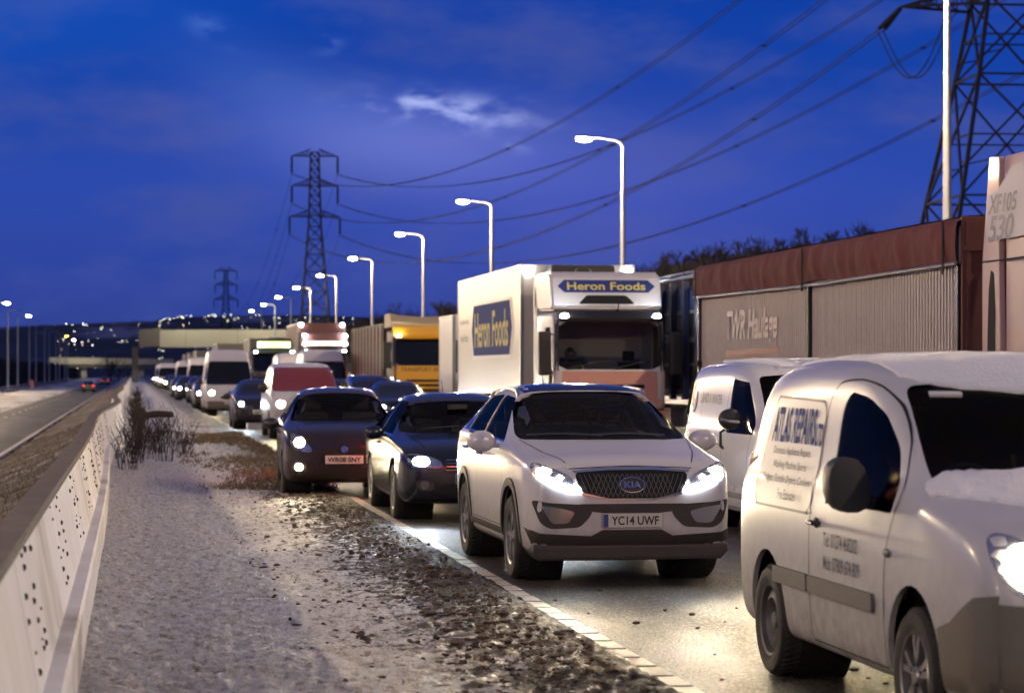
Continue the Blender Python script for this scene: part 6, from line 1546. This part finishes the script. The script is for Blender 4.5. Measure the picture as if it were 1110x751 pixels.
# cars in the outside lane
vw = make_car('saloon_car', (3.92, 30.02, 0), VR, 'dark blue saloon with one bluish white headlight visible beside the SUV', NAVY, 'saloon', 'YJ09 KFN', 'white', beams=.9)
fi = make_car('hatchback_car', (2.92, 35.3, 0), VR + R(-2), 'dark hatchback with warm headlights and red-lit plate WR08 SNY, over the edge line', DGREY, 'hatch', 'WR08 SNY', 'warm', beams=.8)
mp_tint = glass_mat('red_reflection_tint', (.5, .12, .12))
REDREFL = mat('painted_red_reflection', (.16, .03, .03), .12, coat=.4)  # reflection of red tail lamps put into the windscreen colour
tall = make_tall_van('people_carrier_van', (4.42, 65.4, 0), VR, 'white tall van with tail-lamp red painted into its windscreen, behind the dark hatchback', WPAINT, 1.97, 1.90, 4.8, 'SF57 DNU', beams=.7, tint=REDREFL)
hb = make_car('hatchback_car', (3.80, 75.4, 0), VR, 'small dark hatchback with blue-white headlights left of the tall white van', BLACKP, 'hatch', 'NA05 GPO', 'white', beams=.9, detail=False)
hv = make_tall_van('high_roof_van', (3.75, 99.5, 0), VR, 'white high roof van with twin headlights behind small hatchback', CABWHITE, 2.62, 2.02, 5.6, 'YD61 UVC', beams=.6)
pv = make_tall_van('minivan', (7.75, 79.5, 0), VR, 'dark blue people carrier roof in front of the yellow lorry', NAVY, 1.62, 1.82, 4.5, 'LK55 WEA', beams=0)
sc2 = make_car('saloon_car', (7.85, 73.2, 0), VR, 'dark saloon roof just above the dark blue saloon', BLACKP, 'saloon', 'MT07 XOY', 'warm', beams=0, detail=False)
# lorries
heron_lorry((9.72, 49.4, 0))
person((9.72 - .62, 50.6, 1.42), VR, CLOTHD, 'lorry driver in a dark jacket behind the supermarket lorry windscreen')
bulk_trailer((11.02, 27.8, 0))
tall_tractor((11.08, 24.45, 0))
cage_lorry((12.65, 47.2, 0))
yellow_lorry((10.05, 83.6, 0))
lu = plain_lorry('box_lorry', (10.02, 64.5, 0), 'plain white box lorry hidden behind the supermarket lorry', CABWHITE, CABWHITE, ztop=3.30, L=3.0, cabtop=2.6)
dl = plain_lorry('box_lorry', (9.95, 128, 0), 'dark box lorry with lit white headboard and roof lamps', BULKH, BULKH, ztop=4.35, L=9.5, lightbar='white')
ml = plain_lorry('box_lorry', (12.6, 104, 0), 'brown box lorry showing its flank left of the yellow lorry', DGREY, BULKH, ztop=3.5, L=8)
rl = plain_lorry('box_lorry', (9.6, 152, 0), 'grey box lorry left of the one with the lit headboard', TRIM, TRIM, ztop=3.9, L=10)
gl = plain_lorry('box_lorry', (7.6, 134, 0), 'lorry with green-lit headboard under the bridge', DGREY, TRIM, ztop=3.6, L=6, sign=True)

# farther queue: copies of the three kinds, each with its parts, without lamps that light the road
random.seed(13)
def index_children():
    T = {}
    for o in bpy.data.objects:
        if o.parent: T.setdefault(o.parent.name, []).append(o)
    return T
TREEX = index_children()
def clone(o, parent=None):
    if o.type == 'LIGHT': return None
    c = o.copy(); COL.objects.link(c)
    if parent: c.parent = parent
    for k in TREEX.get(o.name, []): clone(k, c)
    return c
base = {'hatch': hb, 'van': hv, 'lorry': rl, 'saloon': sc2}
queue = []
y = 112
while y < 360:
    queue.append((random.choice(('hatch', 'saloon', 'hatch', 'saloon', 'van')), 3.75 + random.uniform(-.55, .45), y)); y += random.uniform(7.0, 9.0) * (1 if y < 200 else 1.4)
y = 90
while y < 360:
    k = random.choice(('hatch', 'saloon', 'van', 'lorry')) if y > 150 else random.choice(('hatch', 'saloon', 'van'))
    if 120 < y < 160: y = 160
    queue.append((k, 7.5 + random.uniform(-.2, .2), y)); y += (16 if k == 'lorry' else random.uniform(8, 10)) * (1 if y < 200 else 1.3)
y = 175
while y < 350: queue.append(('lorry', 11.6, y)); y += random.uniform(16, 22)
ordn = {'hatch': 'small dark hatchback', 'saloon': 'dark saloon', 'van': 'white high roof van', 'lorry': 'grey box lorry'}
lane = lambda x: 'outside lane' if x < 6 else ('middle lane' if x < 10 else 'inside lane')
cnt = {}
for k, x, y in queue:
    c = clone(base[k]); c.location = (x, y, 0); c['group'] = 'queueing traffic shrinking towards the bridge'
    key = (k, lane(x)); cnt[key] = cnt.get(key, 0) + 1
    pos = {1: 'nearest', 2: 'second nearest', 3: 'third nearest', 4: 'fourth nearest', 5: 'fifth nearest', 6: 'sixth nearest', 7: 'seventh nearest', 8: 'eighth nearest', 9: 'ninth nearest', 10: 'tenth nearest'}.get(cnt[key], f'{cnt[key]}th nearest')
    c['label'] = f'{pos} {ordn[k]} of the far queue in the {lane(x)}'
oc = clone(hb); oc.location = (-5.8, 322, -.9); oc.rotation_euler = (0, 0, R(90)); oc['label'] = 'lone car with red tail lamps driving away on the clear carriageway'
ob = clone(sc2); ob.location = (-6.0, 520, -.9); ob.rotation_euler = (0, 0, R(90)); ob['label'] = 'farther tiny car on the clear carriageway'
for o in list(bpy.data.objects):
    if o.get('category') == 'lorry' and False: pass
